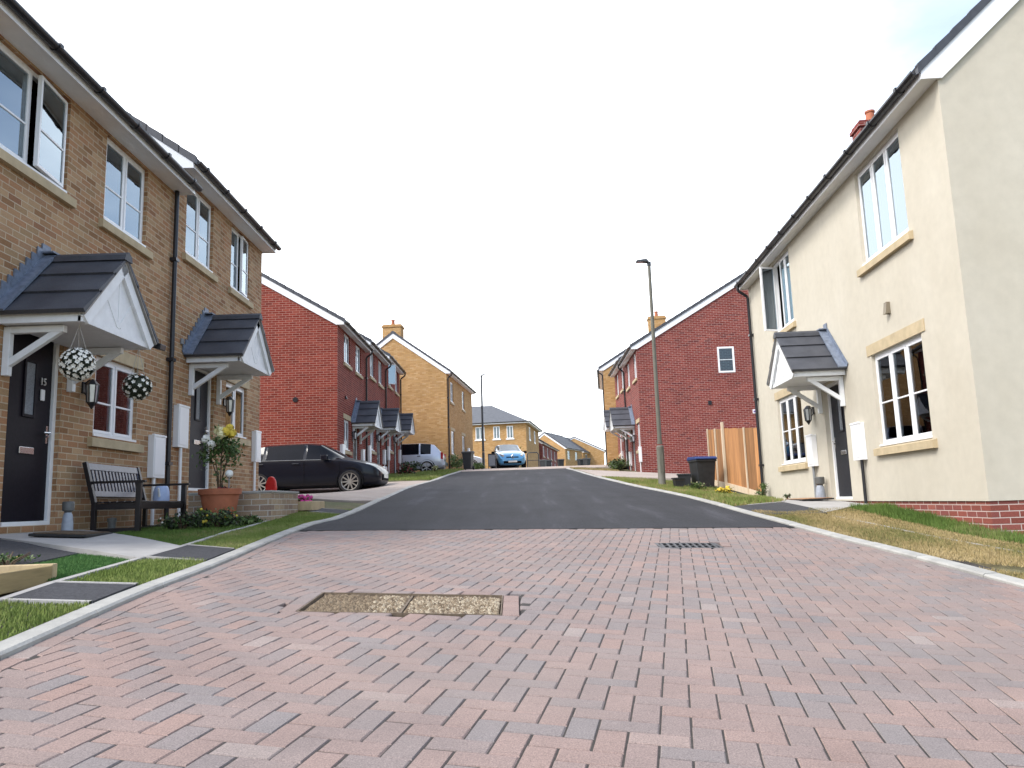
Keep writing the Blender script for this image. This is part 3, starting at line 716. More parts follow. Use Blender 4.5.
        if sill:
            q = MB(); q.prism([(.10, z0 - sh), (-.065, z0 - sh), (-.065, z0 - .035), (.05, z0 - .002), (.10, z0 - .002)], 0, x0 - .12, x1 + .12)
            q.build('sill', M['stone'], wo, weld=True)
            q = MB(); q.box(x0 + .003, x1 - .003, -.012, .054, z0 + .0, z0 + .028); q.build('inner_sill', M['white'], wo)
        if lintel:
            q = MB(); q.box(x0 - .13, (x0 + x1) / 2 - .002, -.014, .05, z1 + .002, z1 + .17); q.box((x0 + x1) / 2 + .002, x1 + .13, -.014, .05, z1 + .002, z1 + .17)
            q.build('lintel', M['stone'], wo)
        if fill == 'blind' or fill == 'dblind':
            q = MB(); z = z0 + .08
            while z < z1 - .05:
                q.obox(((x0 + x1) / 2, y + .10, z), ((x1 - x0) / 2 - .06, 0, 0), (0, .021, .012), (0, -.0008, .0014)); z += .05
            q.build('blind', M['blind' if fill == 'blind' else 'blindd'], wo)
        elif fill == 'curtain':
            q = MB(); n = 40
            for (ca, cb) in ((x0 + .03, x0 + .36 * (x1 - x0)), (x1 - .36 * (x1 - x0), x1 - .03)):
                for i in range(n):
                    f = lambda t: (ca + (cb - ca) * t, y + .16 + .022 * math.sin(t * 38))
                    p, r = f(i / n), f((i + 1) / n)
                    q.quad((p[0], p[1], z0 + .03), (r[0], r[1], z0 + .03), (r[0], r[1], z1 - .03), (p[0], p[1], z1 - .03))
            q.build('curtain', M['curtain'], wo, smooth=True)
        elif fill == 'roller':
            q = MB(); q.box(x0 + .04, x1 - .04, y + .13, y + .135, z0 + .55 * (z1 - z0), z1 - .03); q.build('blind', M['blind'], wo)
        return wo
    def door(s, a, b_, z1=2.08, mat='door_plum', number=None, handle='far', inset=.075):
        x0, x1 = s.X(a, b_); s.open.append((x0, x1, 0, z1)); fw = .065; y = inset - .02; m = MB()
        la, lb = x0 + fw, x1 - fw; zt = z1 - fw; w = lb - la; yl = y + .03; xc = (la + lb) / 2
        m.box(la, lb, yl, yl + .045, .05, zt)
        gx0, gx1, gz0, gz1 = xc - .08, xc + .08, 1.22, 1.80
        for (p0, p1, q0, q1) in ((gx0 - .035, gx0, gz0 - .035, gz1 + .035), (gx1, gx1 + .035, gz0 - .035, gz1 + .035), (gx0, gx1, gz1, gz1 + .035), (gx0, gx1, gz0 - .035, gz0)):
            m.box(p0, p1, yl - .016, yl, q0, q1)
        d = m.build('door', M[mat], s.root, bevel=.004)
        m = MB(); m.box(x0, la - .003, y, y + .08, 0, z1); m.box(lb + .003, x1, y, y + .08, 0, z1); m.box(la - .003, lb + .003, y, y + .08, zt + .003, z1); m.box(la - .003, lb + .003, y - .03, y + .08, 0, .045)
        m.build('door_frame', M['white'], d)
        m = MB(); m.box(gx0, gx1, yl - .006, yl - .001, gz0, gz1); m.build('door_glass', M['doorglass'], d)
        m = MB(); m.box(xc - .13, xc + .13, yl - .014, yl - .001, .78, .855); m.build('letterbox', M['chrome'], d, bevel=.004)
        hx = (lb - .06) if (handle == 'far') == s.left else (la + .06); hd = -1 if hx > xc else 1
        m = MB(); m.box(hx - .016, hx + .016, yl - .012, yl - .001, .92, 1.12); m.tube([(hx, yl - .012, 1.04), (hx, yl - .05, 1.04), (hx + hd * .12, yl - .05, 1.035)], .011, 8); m.tube([(hx, yl - .03, 1.0), (hx, yl - .001, 1.0)], .012, 8)
        m.build('handle', M['chrome'], d)
        if number:
            nx = xc + (.235 if handle == 'far' else -.235) * (1 if s.left else -1)
            cu = bpy.data.curves.new('door_number', 'FONT'); cu.body = number; cu.size = .12; cu.extrude = .006; cu.align_x = 'CENTER'
            to = bpy.data.objects.new('tmp_text', cu); COL.objects.link(to); dg = bpy.context.evaluated_depsgraph_get()
            me = bpy.data.meshes.new_from_object(to.evaluated_get(dg)); bpy.data.objects.remove(to)
            me.transform(Matrix.Translation((nx, yl - .01, 1.58)) @ Matrix.Rotation(R_(90), 4, 'X')); me.materials.clear(); me.materials.append(M['number'])
            o = bpy.data.objects.new('door_number', me); COL.objects.link(o); o.parent = d
            m = MB(); m.box(nx - .035, nx + .035, yl - .02, yl - .001, 1.40, 1.53); m.build('doorbell', M['white'], d, bevel=.008)
        return d
    def canopy(s, c, z, hw=.8, pr=.88, rise=.84, wall_step=True, bs=.2, bl=.52):
        x = s.X(c); S = s.root; m = MB()
        b0, b1 = z, z + .135; yf = -pr
        m.box(x - hw + .07, x + hw - .07, yf + .03, -.012, b0 + .01, b0 + .024)                      # soffit board
        for sg in (-1, 1):
            xa, xb = sorted((x + sg * (hw - .07), x + sg * (hw - .035))); m.box(xa, xb, yf, -.012, b0, b1)
        m.box(x - hw + .035, x + hw - .035, yf - .02, yf + .03, b0 - .003, b0 + .06)                 # front tie beam
        cn = m.build('canopy', M['timber_white'], S)
        ze = b1 - .05; sl = (rise) / hw; n = 3; t = MB(); ang = math.atan(sl)
        for sg in (-1, 1):
            dn = Vector((sg * math.sin(ang), 0, math.cos(ang)))
            for i in range(n):
                fa, fb = i / n, min(1, (i + 1.1) / n)
                pa = Vector((x + sg * (hw + .03) * (1 - fa), 0, ze + (rise - .02) * fa)); pb = Vector((x + sg * (hw + .03) * (1 - fb), 0, ze + (rise - .02) * fb))
                q = [pa - dn * .01, pa + dn * .04, pb + dn * .012, pb - dn * .01]
                t.prism([(p.x, p.z) for p in q], 1, yf - .075, -.004)
        r = t.build('tile_roof', M['tile'], cn, weld=True)
        t = MB(); zr = ze + rise
        t.prism([(x - .09, zr - .055), (x - .07, zr + .01), (x, zr + .055), (x + .07, zr + .01), (x + .09, zr - .055)], 1, yf - .09, yf / 2 - .003)
        t.prism([(x - .09, zr - .055), (x - .07, zr + .01), (x, zr + .055), (x + .07, zr + .01), (x + .09, zr - .055)], 1, yf / 2, -.004)
        t.build('ridge_tile', M['ridge'], r, weld=True)
        t = MB()                                                                                  # mortar verge under the front tiles
        for sg in (-1, 1):
            dn = Vector((sg * math.sin(ang), 0, math.cos(ang))); pa = Vector((x + sg * (hw + .02), 0, ze)); pb = Vector((x, 0, ze + rise))
            t.prism([(p.x, p.z) for p in (pa - dn * .03, pa - dn * .011, pb - dn * .011, pb - dn * .03)], 1, yf - .07, yf - .03)
        t.build('verge', M['verge'], r, weld=True)
        p = MB(); zb = b0 + .06                                                                   # pediment, boards and barge boards
        p.prism([(x - hw + .07, zb), (x + hw - .07, zb), (x + hw - .1, zb + .03), (x, ze + rise - .06), (x - hw + .1, zb + .03)], 1, yf - .004, yf + .025)
        for sg in (-1, 1):
            dn = Vector((sg * math.sin(ang), 0, math.cos(ang))); pa = Vector((x + sg * (hw + .01), 0, ze - .01)); pb = Vector((x, 0, ze + rise - .01))
            p.prism([(q.x, q.z) for q in (pa - dn * .135 + Vector((-sg * .03, 0, 0)), pa - dn * .033, pb - dn * .033, pb - dn * .16)], 1, yf - .045, yf - .006)
            p.beam((x + sg * .02, yf - .006, zb + .05), (x + sg * hw * .42, yf - .006, ze + rise * .46), .006, .05, up=(0, 0, 1))   # raised truss pattern
        p.box(x - .025, x + .025, yf - .0085, yf - .003, zb + .03, ze + rise - .22)
        p.build('pediment', M['timber_white'], cn, weld=True)
        for sg in (-1, 1):
            xx = x + sg * (hw - bs); q = MB()
            q.box(xx - .035, xx + .035, -.075, -.004, z - bl, z - .003); q.box(xx - .035, xx + .035, yf * .72, -.075, z - .075, z - .003)
            q.beam((xx, -.05, z - bl + .12), (xx, yf * .66, z - .05), .062, .07, up=(0, -.7, .7)); q.build('bracket', M['timber_white'], cn, bevel=.005)
        f = MB()
        for sg in (-1, 1):
            dn = Vector((sg * math.sin(ang), 0, math.cos(ang))); pa = Vector((x + sg * (hw + .05), 0, ze)); pb = Vector((x, 0, ze + rise))
            f.prism([(q.x, q.z) for q in (pa + dn * .030, pa + dn * .055, pb + dn * .055, pb + dn * .03)], 1, -.15, -.012)     # apron over the tiles
            f.prism([(q.x, q.z) for q in (pa + dn * .055, pa + dn * .12, pb + dn * .12, pb + dn * .055)], 1, -.02, -.006)
            if wall_step:
                k = 9
                for i in range(k):
                    u = pa.lerp(pb, (i + .1) / k) + dn * .11; v = pa.lerp(pb, (i + .95) / k) + dn * .11
                    f.prism([(u.x, u.z), (v.x, v.z), (v.x, v.z + .03), (u.x + sg * .0, v.z + .035)], 1, -.022, -.006)
        f.box(x - .09, x + .09, -.15, -.01, ze + rise + .055, ze + rise + .075); f.box(x - .08, x + .08, -.02, -.006, ze + rise + .05, ze + rise + .17)
        f.build('flashing', M['lead'], cn, weld=True)
        return cn
    def meter(s, c, z, w=.38, h=.62, d=.09, pipe='white', zb=-.3, off=.0):
        x = s.X(c); m = MB(); m.box(x - w / 2, x + w / 2, -d, -.002, z, z + h); m.box(x - w / 2 - .012, x + w / 2 + .012, -d - .008, -d + .03, z + h - .02, z + h + .012)
        m.box(x - w / 2 + .03, x + w / 2 - .03, -d - .006, -d - .001, z + .04, z + h - .05)
        o = m.build('meter_box', M['white'], s.root, bevel=.006); m = MB()
        m.tube([(x + off, -.05, z - .001), (x + off, -.05, zb)], .026, 10); m.build('pipe', M[pipe], o, smooth=True)
        return o
    def lamp(s, c, z, k=.78):
        x = s.X(c); m = MB(); cy = -.115
        m.box(x - .04, x + .04, -.022, -.002, z - .04, z + .10); m.tube([(x, -.02, z + .08), (x, -.08, z + .125), (x, cy, z + .11)], .010, 8)
        m.lathe([(.012, .17 * k), (.05 * k, .14 * k), (.10 * k, .085 * k), (.10 * k, .075 * k), (.0, .075 * k)], (x, cy, z), 6); m.lathe([(.0, -.20 * k), (.075 * k, -.20 * k), (.06 * k, -.225 * k), (.035 * k, -.26 * k), (.012 * k, -.30 * k), (0, -.31 * k)], (x, cy, z), 6)
        for q in range(6):
            t = 2 * math.pi * q / 6; m.tube([(x + .092 * k * math.cos(t), cy + .092 * k * math.sin(t), z + .08 * k), (x + .072 * k * math.cos(t), cy + .072 * k * math.sin(t), z - .205 * k)], .008, 5)
        m.tube([(x, -.02, z - .03), (x, cy, z - .21 * k)], .010, 6)
        o = m.build('wall_lamp', M['black'], s.root); m = MB(); m.lathe([(.085 * k, .075 * k), (.066 * k, -.198 * k)], (x, cy, z), 6); m.build('lamp_glass', M['lens'], o)
        return o
    def vent(s, c, z, w=.11, h=.16, mat='stone'):
        x = s.X(c); m = MB(); m.box(x - w / 2, x + w / 2, -.05, -.002, z, z + h); m.prism([(-.075, z - .002), (-.05, z + h * .9), (-.05, z - .002)], 0, x - w / 2, x + w / 2)
        m.build('vent', M[mat], s.root)
    def chimney(s, sx, cy, w, d, zt, mat, pot='terra', zb=None):
        x = s.X(sx); m = MB(); zb = zb or s.H
        m.box(x - w / 2, x + w / 2, cy - d / 2, cy + d / 2, zb, zt - .16); m.box(x - w / 2 - .04, x + w / 2 + .04, cy - d / 2 - .04, cy + d / 2 + .04, zt - .16, zt - .075); m.box(x - w / 2, x + w / 2, cy - d / 2, cy + d / 2, zt - .075, zt)
        o = m.build('chimney', M[mat], s.root); m = MB(); m.lathe([(.12, 0), (.11, .05), (.095, .26), (.115, .28), (.115, .32), (.09, .32), (.085, .1)], (x, cy, zt), 14); m.build('chimney_pot', M[pot], o, smooth=True)
# --- left tan terrace
H1 = House('terraced_house', 'nearest tan brick house on the left, with two flower balls under its porch', 'tan brick terraced houses', (-5.3, 5.9, -.08), 0, True, 6.05, 8, 5.16, 'tan', verge=.03, ov=.28)
q = 1.45
H1.door(q + .79, q + 1.75, 2.2, number='15'); H1.window(q + 2.47, q + 3.6, 1.08, 2.12, 2, .42, lintel=True, fill='dblind')
H1.window(q + .2, q + 1.62, 3.93, 5.13, 2, .42, open_=(1, 6, 'far'), fill=None); H1.window(q + 2.48, q + 3.66, 3.93, 5.13, 2, .42)
H1.walls(); H1.roof(); H1.canopy(q + 1.27, 2.07); H1.lamp(q + 2.20, 1.62); H1.meter(q + 4.16, .60, zb=-.3, pipe='white', off=-.08); H1.downpipe(q + 4.52, .0, neck=False)
def security(h, c, z):
    x = h.X(c); m = MB(); m.box(x - .03, x + .03, -.88, -.84, z, z + .09); m.tube([(x, -.87, z + .05), (x + .08, -.92, z + .05)], .018, 8); m.obox((x + .14, -.93, z + .055), (.075, 0, .0), (0, .05, .012), (0, -.006, .035)); m.build('security_light', M['black'], h.root, bevel=.006)
security(H1, q + 2.05, 2.08)
H2 = House('terraced_house', 'second tan brick house on the left, beyond the black downpipe', 'tan brick terraced houses', (-5.3, 11.96, .36), 0, True, 4.30, 8, 5.15, 'tan', verge=.03, ov=.27)
H2.door(.82, 1.80, 2.1, mat='door_grey', handle='far'); H2.window(2.38, 3.5, 1.05, 2.05, 2, .0, lintel=True, fill='curtain')
H2.window(.42, 1.58, 3.86, 5.12, 2, .42, fill='roller'); H2.window(2.48, 3.5, 3.86, 5.12, 2, .42, open_=(1, 5, 'far'), fill='roller')
H2.walls(); H2.roof(); H2.canopy(1.33, 2.06); H2.lamp(2.28, 1.60); H2.meter(.36, .66, h=.66, zb=-.5); H2.meter(4.0, .62, w=.32, zb=-.5, off=-.1)
def alarm(h, c, z):
    x = h.X(c); m = MB(); m.box(x - .05, x + .05, -.03, -.002, z, z + .1); m.build('alarm_box', M['greyp'], h.root, bevel=.01)
alarm(H2, .38, 2.32)
# --- left red terrace
rt = [(24.9, 4.75, .86), (29.66, 4.55, 1.16), (34.22, 4.5, 1.46)]
rl = ['nearest red brick house of the left terrace, its plain side wall facing us', 'middle red brick house of the left terrace, between two black downpipes', 'farthest red brick house of the left terrace, with a window standing open']
for i, (y, L, z) in enumerate(rt):
    h = House('terraced_house', rl[i], 'red brick terraced houses', (-5.62, y, z), 0, True, L, 9.5, 5.06, 'red', 31, verge=.03)
    h.window(1.0, 1.95, 4.0, 5.03, 2, 0, open_=(0, 62, 'near') if i == 2 else None, fill='roller' if i == 1 else None)
    h.window(2.95, 3.9, 4.0, 5.03, 2, 0); h.window(1.0, 1.9, 1.05, 2.08, 2, 0, lintel=True)
    h.door(2.45, 3.4, 2.1, mat='door_grey'); h.walls(); h.roof(); h.canopy(2.98, 1.94, pr=.76); h.lamp(2.25, 1.65); h.meter(.55, .55, zb=-.3); h.meter(4.0, .62, zb=-.3)
    h.downpipe(L - .06, -.2)
    if i == 0:
        m = MB(); m.lathe([(.0, -.03), (.075, -.03), (.085, -.02), (.085, -.004)], (0, 0, 0), 16, axis='y')
        for k, v in enumerate(m.v): m.v[k] = (v[1], v[0] + 1.35, v[2] + 2.62)      # round outlet on the side wall
        m.build('flue', M['black'], h.root); h.vent(1.15, 2.75, .07, .1, 'black')
# --- left yellow house
HY = House('detached_house', 'yellow brick house with chimney beyond the left red terrace, gable facing us', None, (-3.55, 42.0, 1.7), 6, True, 8.6, 5.9, 5.36, 'yellow', 36, verge=.06)
HY.window(1.1, 2.0, 3.95, 5.1, 2, .45); HY.window(4.9, 5.7, 3.95, 5.1, 1, .45); HY.window(1.1, 2.1, 1.05, 2.35, 2, .45, lintel=True); HY.window(4.6, 5.6, 1.05, 2.35, 2, .45, lintel=True)
HY.walls(); HY.roof(); HY.meter(6.6, .9, w=.5, h=.8); HY.chimney(.62, 3.1, .7, 1.05, 8.32, 'yellow', zb=6); HY.downpipe(.12, -.4)
# --- right cream house
HC = House('detached_house', 'cream rendered house with red brick plinth at the right edge', None, (5.48, 9.2, -.13), 3, False, 9.9, 6.2, 5.24, 'render', 43, verge=.05, ov=.205)
c3 = math.cos(R_(3)); sy = lambda Y: (Y - 9.2) / c3
HC.window(sy(10.38), sy(12.08), .80, 2.22, 3, .46, lintel=True, fill='blind'); HC.window(sy(10.40), sy(12.03), 3.65, 5.18, 3, .0, fill='curtain')
HC.window(sy(15.7), sy(16.98), 3.62, 5.18, 3, 0, open_=(2, 70, 'far'), fill='curtain'); HC.window(sy(15.72), sy(17.4), .75, 2.2, 3, .5, lintel=True, fill='curtain')  # upper curtain added to brighten the dark interior behind the open sash
HC.door(sy(13.42), sy(14.42), 2.1, mat='door_grey', handle='far', inset=.1)
HC.walls(plinth='plinth'); HC.roof(); HC.canopy(sy(13.93), 2.10, hw=.78, pr=.84, rise=.80, wall_step=False)
HC.meter(sy(12.78), .63, w=.34, h=.6, d=.1, pipe='black', zb=-.25, off=.05); HC.meter(sy(15.15), .63, w=.34, h=.6, d=.1, pipe='greyp', zb=-.2); HC.lamp(sy(15.0), 1.66)
HC.vent(sy(11.27), 2.70, .10, .17, 'ventbrown'); HC.downpipe(9.78, -.1); HC.chimney(8.35, 2.75, .5, .72, 8.68, 'plum', zb=6)
# --- right red houses
HR1 = House('terraced_house', 'red brick house behind the fence, its side wall with one small window facing us', 'red brick houses on the right', (5.16, 31.7, .95), 1.5, False, 4.4, 9.8, 5.15, 'plum', 30.5, verge=.06)
HR1.window(.35, 1.25, 4.0, 5.1, 2, .0); HR1.window(2.7, 3.6, 4.0, 5.1, 2, 0); HR1.window(.35, 1.2, 1.05, 2.15, 2, 0, lintel=True); HR1.door(2.1, 3.05, 2.1, mat='door_grey')
HR1.walls(gable_near=[(3.3, 3.98, 4.02, 5.09)]); HR1.roof(); HR1.canopy(2.55, 2.06); HR1.lamp(1.55, 1.6); HR1.meter(.22, .5, w=.34, zb=-.2); HR1.meter(3.6, .5, zb=-.2); HR1.downpipe(4.36, -.2)
def gable_window(h, y0, y1, z0, z1):
    x = h.L; m = MB(); fw = .07
    m.box(x - .06, x + .012, y0, y1, z0, z0 + fw); m.box(x - .06, x + .012, y0, y1, z1 - fw, z1); m.box(x - .06, x + .012, y0, y0 + fw, z0 + fw, z1 - fw); m.box(x - .06, x + .012, y1 - fw, y1, z0 + fw, z1 - fw)
    m.box(x - .03, x - .002, y0 + fw, y1 - fw, (z0 + z1) / 2 - .012, (z0 + z1) / 2 + .012)
    o = m.build('window', M['white'], h.root); m = MB(); m.box(x - .045, x - .035, y0 + fw, y1 - fw, z0 + fw, z1 - fw); m.build('pane', M['glass'], o)
gable_window(HR1, 3.3, 3.98, 4.02, 5.09)
m = MB(); m.box(HR1.L + .002, HR1.L + .04, 2.78, 2.92, 2.72, 2.88); m.build('vent', M['black'], HR1.root)
m = MB(); m.box(HR1.L + .002, HR1.L + .06, 4.55, 4.75, 2.30, 2.46); m.build('wall_sign', M['white'], HR1.root); m = MB(); m.box(HR1.L + .061, HR1.L + .07, 4.57, 4.73, 2.34, 2.41); m.build('wall_sign', M['violet'], HR1.root)
HR2 = House('terraced_house', 'second red brick house on the right, partly hidden behind the first porch', 'red brick houses on the right', (5.275, 36.12, 1.2), 1.5, False, 4.5, 9.8, 5.15, 'plum', 30.5, verge=.05)
HR2.window(.7, 1.6, 4.0, 5.1, 2, 0); HR2.window(2.9, 3.8, 4.0, 5.1, 2, 0); HR2.door(.75, 1.7, 2.1, mat='door_grey'); HR2.window(2.9, 3.8, 1.05, 2.15, 2, 0, lintel=True)
HR2.walls(); HR2.roof(); HR2.canopy(1.2, 2.06); HR2.meter(2.4, .5, zb=-.2)
HR3 = House('detached_house', 'yellow brick house with chimney at the far end of the right-hand row', None, (4.9, 41.4, 1.6), 6.5, False, 7.5, 9, 5.25, 'yellow', 31, verge=.06)
HR3.walls(); HR3.roof(); HR3.downpipe(.1, -.2, .045); HR3.chimney(1.6, 3.1, .6, .95, 8.35, 'yellow', zb=6)
# --- far houses over the crest
def hip_house():
    D = 11.0; L = 16.0; H = 4.95; P = Vector((1.2, 75, 2.6)); yaw = 8
    # local x along the facade facing us (to the left), -y towards us
    ex = Vector((-math.cos(R_(yaw)), math.sin(R_(yaw)), 0)); ey = Vector((math.sin(R_(yaw)), math.cos(R_(yaw)), 0))
    Mx = Matrix(((ex.x, ey.x, 0, P.x), (ex.y, ey.y, 0, P.y), (0, 0, 1, P.z), (0, 0, 0, 1)))
    P2 = P + ex * L; Mx = Matrix(((-ex.x, ey.x, 0, P2.x), (-ex.y, ey.y, 0, P2.y), (0, 0, 1, P2.z), (0, 0, 0, 1)))
    r = empty('detached_house', Mx); tag(r, 'wide yellow brick house with a grey hipped roof behind the blue car', 'house')
    b = MB(); b.box(0, L, 0, D, -1, H); b.build('wall', M['yellow'], r)
    o = .35; hr = 2.5; b = MB(); k = 4.2
    vs = [(-o, -o, H + .1), (L + o, -o, H + .1), (L + o, D + o, H + .1), (-o, D + o, H + .1), (k, D / 2, H + hr), (L - k, D / 2, H + hr)]
    b.add(vs, [(0, 1, 5, 4), (1, 2, 5), (2, 3, 4, 5), (3, 0, 4), (0, 3, 2, 1)]); b.build('roof', M['tile'], r, weld=True)
    b = MB(); b.box(-o - .02, L + o + .02, -o - .03, -o, H - .05, H + .1); b.box(L + o, L + o + .03, -o, D + o, H - .05, H + .1); b.box(-o, L + o, -o, 0, H - .03, H - .01); b.box(L, L + o, 0, D + o, H - .03, H - .01); b.build('fascia', M['white'], r)
    b = MB(); b.tube([(-o, -o - .08, H + .1), (L + o, -o - .08, H + .1)], .06, 8); b.tube([(L + o + .09, -o, H + .1), (L + o + .09, D + o, H + .1)], .06, 8); b.build('gutter', M['black'], r)
    def win(x0, x1, z0, z1, side=False):
        def bx(mm, a0, a1, d0, d1, z0, z1): mm.box(L - d0 if side else a0, L - d1 if side else a1, a0 if side else d0, a1 if side else d1, z0, z1) if not side else mm.box(L - max(d0, d1), L - min(d0, d1), a0, a1, z0, z1)
        f = MB(); fw = .07
        bx(f, x0, x1, -.04, -.002, z0, z0 + fw); bx(f, x0, x1, -.04, -.002, z1 - fw, z1); bx(f, x0, x0 + fw, -.04, -.002, z0 + fw, z1 - fw); bx(f, x1 - fw, x1, -.04, -.002, z0 + fw, z1 - fw); bx(f, (x0 + x1) / 2 - .04, (x0 + x1) / 2 + .04, -.04, -.002, z0 + fw, z1 - fw); bx(f, x0 - .1, x1 + .1, -.07, -.002, z0 - .12, z0 - .002)
        o_ = f.build('window', M['white'], r); f = MB(); bx(f, x0 + fw, x1 - fw, -.02, -.004, z0 + fw, z1 - fw); f.build('pane', M['carglass2'], o_)
    for x in (14.75, 13.45, 11.95, 8.0, 3.0): win(x - .62 - (.25 if x < 13 else 0), x, 3.5, 4.7)
    for x in (10.9, 3.0): win(x - 1.1, x, .9, 2.1)
    for y in (2.2, 6.5): win(y, y + .9, 3.5, 4.7, True); 
    b = MB(); b.box(12.9, 13.9, -.05, -.002, 0, 2.1); b.build('door', M['door_grey'], r)
hip_house()
FH = [('low red brown row house just right of the hipped roof house', (3.1, 87, 2.65), 9.5, 15, 5, 3.7, 'plum', 32),
      ('pale yellow house in the middle of the distant row, two white upper windows', (6.9, 106, 2.65), 21, 8, 5.8, 4.3, 'yellow', 36)]
for i, (lb, P, yaw, L, D, H, w, pt) in enumerate(FH):
    h = House('far_house', lb, 'houses beyond the crest of the road', P, yaw, True, L, D, H, w, pt, verge=.1)
    for k in range(2 if L < 10 else 4):
        h.window(1.0 + k * 3.6, 2.1 + k * 3.6, H - 1.35, H - .2, 2, 0); h.window(1.0 + k * 3.6, 2.1 + k * 3.6, .9, 2.0, 2, 0)
    h.walls(); h.roof()
h = House('far_house', 'farthest pale yellow house at the right end of the distant row, gable towards us', 'houses beyond the crest of the road', (13.5, 118, 2.65), 4, True, 9, 8.8, 4.5, 'yellow', 26, verge=.1)
h.window(1, 2.2, 3.0, 4.1, 2, 0); h.window(5, 6.2, 3.0, 4.1, 2, 0); h.walls(); h.roof()
h = House('far_house', 'pale yellow house half hidden behind the middle house of the distant row', 'houses beyond the crest of the road', (10.1, 115.5, 2.65), 21, True, 8, 5.8, 4.3, 'yellow', 36, verge=.1)
h.window(1.2, 2.4, 2.9, 4.1, 2, 0); h.window(5, 6.2, 2.9, 4.1, 2, 0); h.walls(); h.roof()
# ------------------------------------------------------------------ covers in the paving
def on_road(x, y, yaw):
    n = Vector((float(cross(y)), -(RZ(x, y + .3) - RZ(x, y - .3)) / .6, 1)).normalized(); ax = Vector((math.cos(R_(yaw)), -math.sin(R_(yaw)), 0)); ay = n.cross(ax).normalized(); ax = ay.cross(n); z = RZ(x, y)
    return Matrix(((ax.x, ay.x, n.x, x), (ax.y, ay.y, n.y, y), (ax.z, ay.z, n.z, z), (0, 0, 0, 1)))
def manhole():
    x, y, ha, hb = MAN
    r = empty('manhole_cover', on_road(x, y, 0))
    tag(r, 'double access cover filled with worn brown and cream aggregate, set in the block paving', 'manhole cover')
    f = MB(); t = .007
    f.box(-ha, ha, -hb, -hb + t, -.05, .001); f.box(-ha, ha, hb - t, hb, -.05, .001); f.box(-ha, -ha + t, -hb + t, hb - t, -.05, .001); f.box(ha - t, ha, -hb + t, hb - t, -.05, .001); f.box(-.006, .006, -hb + t, hb - t, -.05, -.009)
    f.build('frame', M['rust'], r)
    for sx in (-1, 1):
        b = MB(); cols = []; x0, x1 = sorted((sx * .012, sx * (ha - .016)))
        b.box(x0, x1, -hb + .016, hb - .016, -.05, -.016); cols += [(.12,) * 3 + (1,)] * 8
        for _ in range(1500):                                     # stones bedded in the tray
            px, py = random.uniform(x0 + .01, x1 - .01), random.uniform(-hb + .022, hb - .022); q = random.uniform(.007, .019); zz = -.016
            n0 = len(b.v); aa = random.uniform(0, 3); rr = [q * random.uniform(.7, 1.2) for _ in range(5)]
            vs = [(px + rr[k] * math.cos(aa + k * 1.2566), py + rr[k] * math.sin(aa + k * 1.2566), zz) for k in range(5)] + [(px, py, zz + q * .75)]
            b.add(vs, [(k, (k + 1) % 5, 5) for k in range(5)]); c = random.random() * (.55 if px < -.2 else 1); cols += [(c, c, c, 1)] * 6
        b.build('infill', M['gravel_lid'], r, col=cols)
manhole()
def gully():
    x, y, ha, hb = GUL
    r = empty('drain_grate', on_road(x, y, 0)); tag(r, 'dark iron gully grating in the paving near the asphalt joint', 'drain')
    f = MB(); t = .03
    f.box(-ha, ha, -hb, -hb + t, -.08, .001); f.box(-ha, ha, hb - t, hb, -.08, .001); f.box(-ha, -ha + t, -hb + t, hb - t, -.08, .001); f.box(ha - t, ha, -hb + t, hb - t, -.08, .001); f.box(-ha, ha, -hb, hb, -.085, -.078)
    f.build('frame', M['iron'], r); f = MB()
    for k in range(9):
        xx = -ha + .05 + k * (2 * ha - .1) / 8; f.beam((xx - .012, -hb + t, -.012), (xx + .012, hb - t, -.012), .026, .024)
    f.box(-ha + t, ha - t, -.012, .012, -.03, -.001); f.build('bars', M['iron'], r)
gully()
# ------------------------------------------------------------------ lamp posts
def lamp_post(x, y, z, h, label, base_m, pole_m, head=-1, rb=.098, rp=.058, rt=.044):
    r = empty('street_lamp', None, (x, y, z)); tag(r, label, 'street lamp', 'street lamps along the road')
    b = MB(); b.lathe([(rb + .006, -.3), (rb + .006, .0), (rb, .01), (rb, 1.0), (rb, 1.02), (rb - .02, 1.05), (rp + .006, 1.06)], n=16); o = b.build('base', M[base_m], r, smooth=True)
    b = MB(); b.box(-.045, .045, -rb - .006, -rb + .02, .35, .85); b.build('access_door', M[base_m], o)
    b = MB(); b.tube([(0, 0, 1.1), (0, 0, h * .5), (0, 0, h - .03)], [rp, (rp + rt) / 2, rt], 14); b.tube([(0, 0, 1.09), (0, 0, 1.16)], rp + .012, 14); b.build('pole', M[pole_m], r, smooth=True)
    b = MB(); s_ = head
    b.tube([(0, 0, h - .1), (0, 0, h + .02)], rt + .012, 12); b.tube([(0, 0, h), (s_ * .08, 0, h + .035)], .035, 10)
    b.prism([(s_ * .02, h - .005), (s_ * .05, h + .075), (s_ * .12, h + .085), (s_ * .34, h + .055), (s_ * .36, h + .035), (s_ * .34, h + .02), (s_ * .14, h + .01)], 1, -.10, .10)
    hd = b.build('lamp_head', M['darkpole'], r, weld=True, bevel=.012); b = MB(); b.box(min(s_ * .16, s_ * .32), max(s_ * .16, s_ * .32), -.075, .075, h + .008, h + .018); b.build('lens', M['lens'], hd)
    return r
lamp_post(3.85, 20.7, L1(3.85, 20.7) - .02, 6.06, 'tall olive grey lamp post with a thick base on the right verge', 'olive', 'olive')
lamp_post(-1.97, 50, float(Rz(50)), 6.0, 'slim dark lamp post at the crest on the left, next to the white car', 'darkpole', 'darkpole', 1, .085, .075, .06)
lamp_post(5.45, 112, 2.6, 8.6, 'tiny distant lamp post rising above the far roofs', 'steel', 'steel', 1)
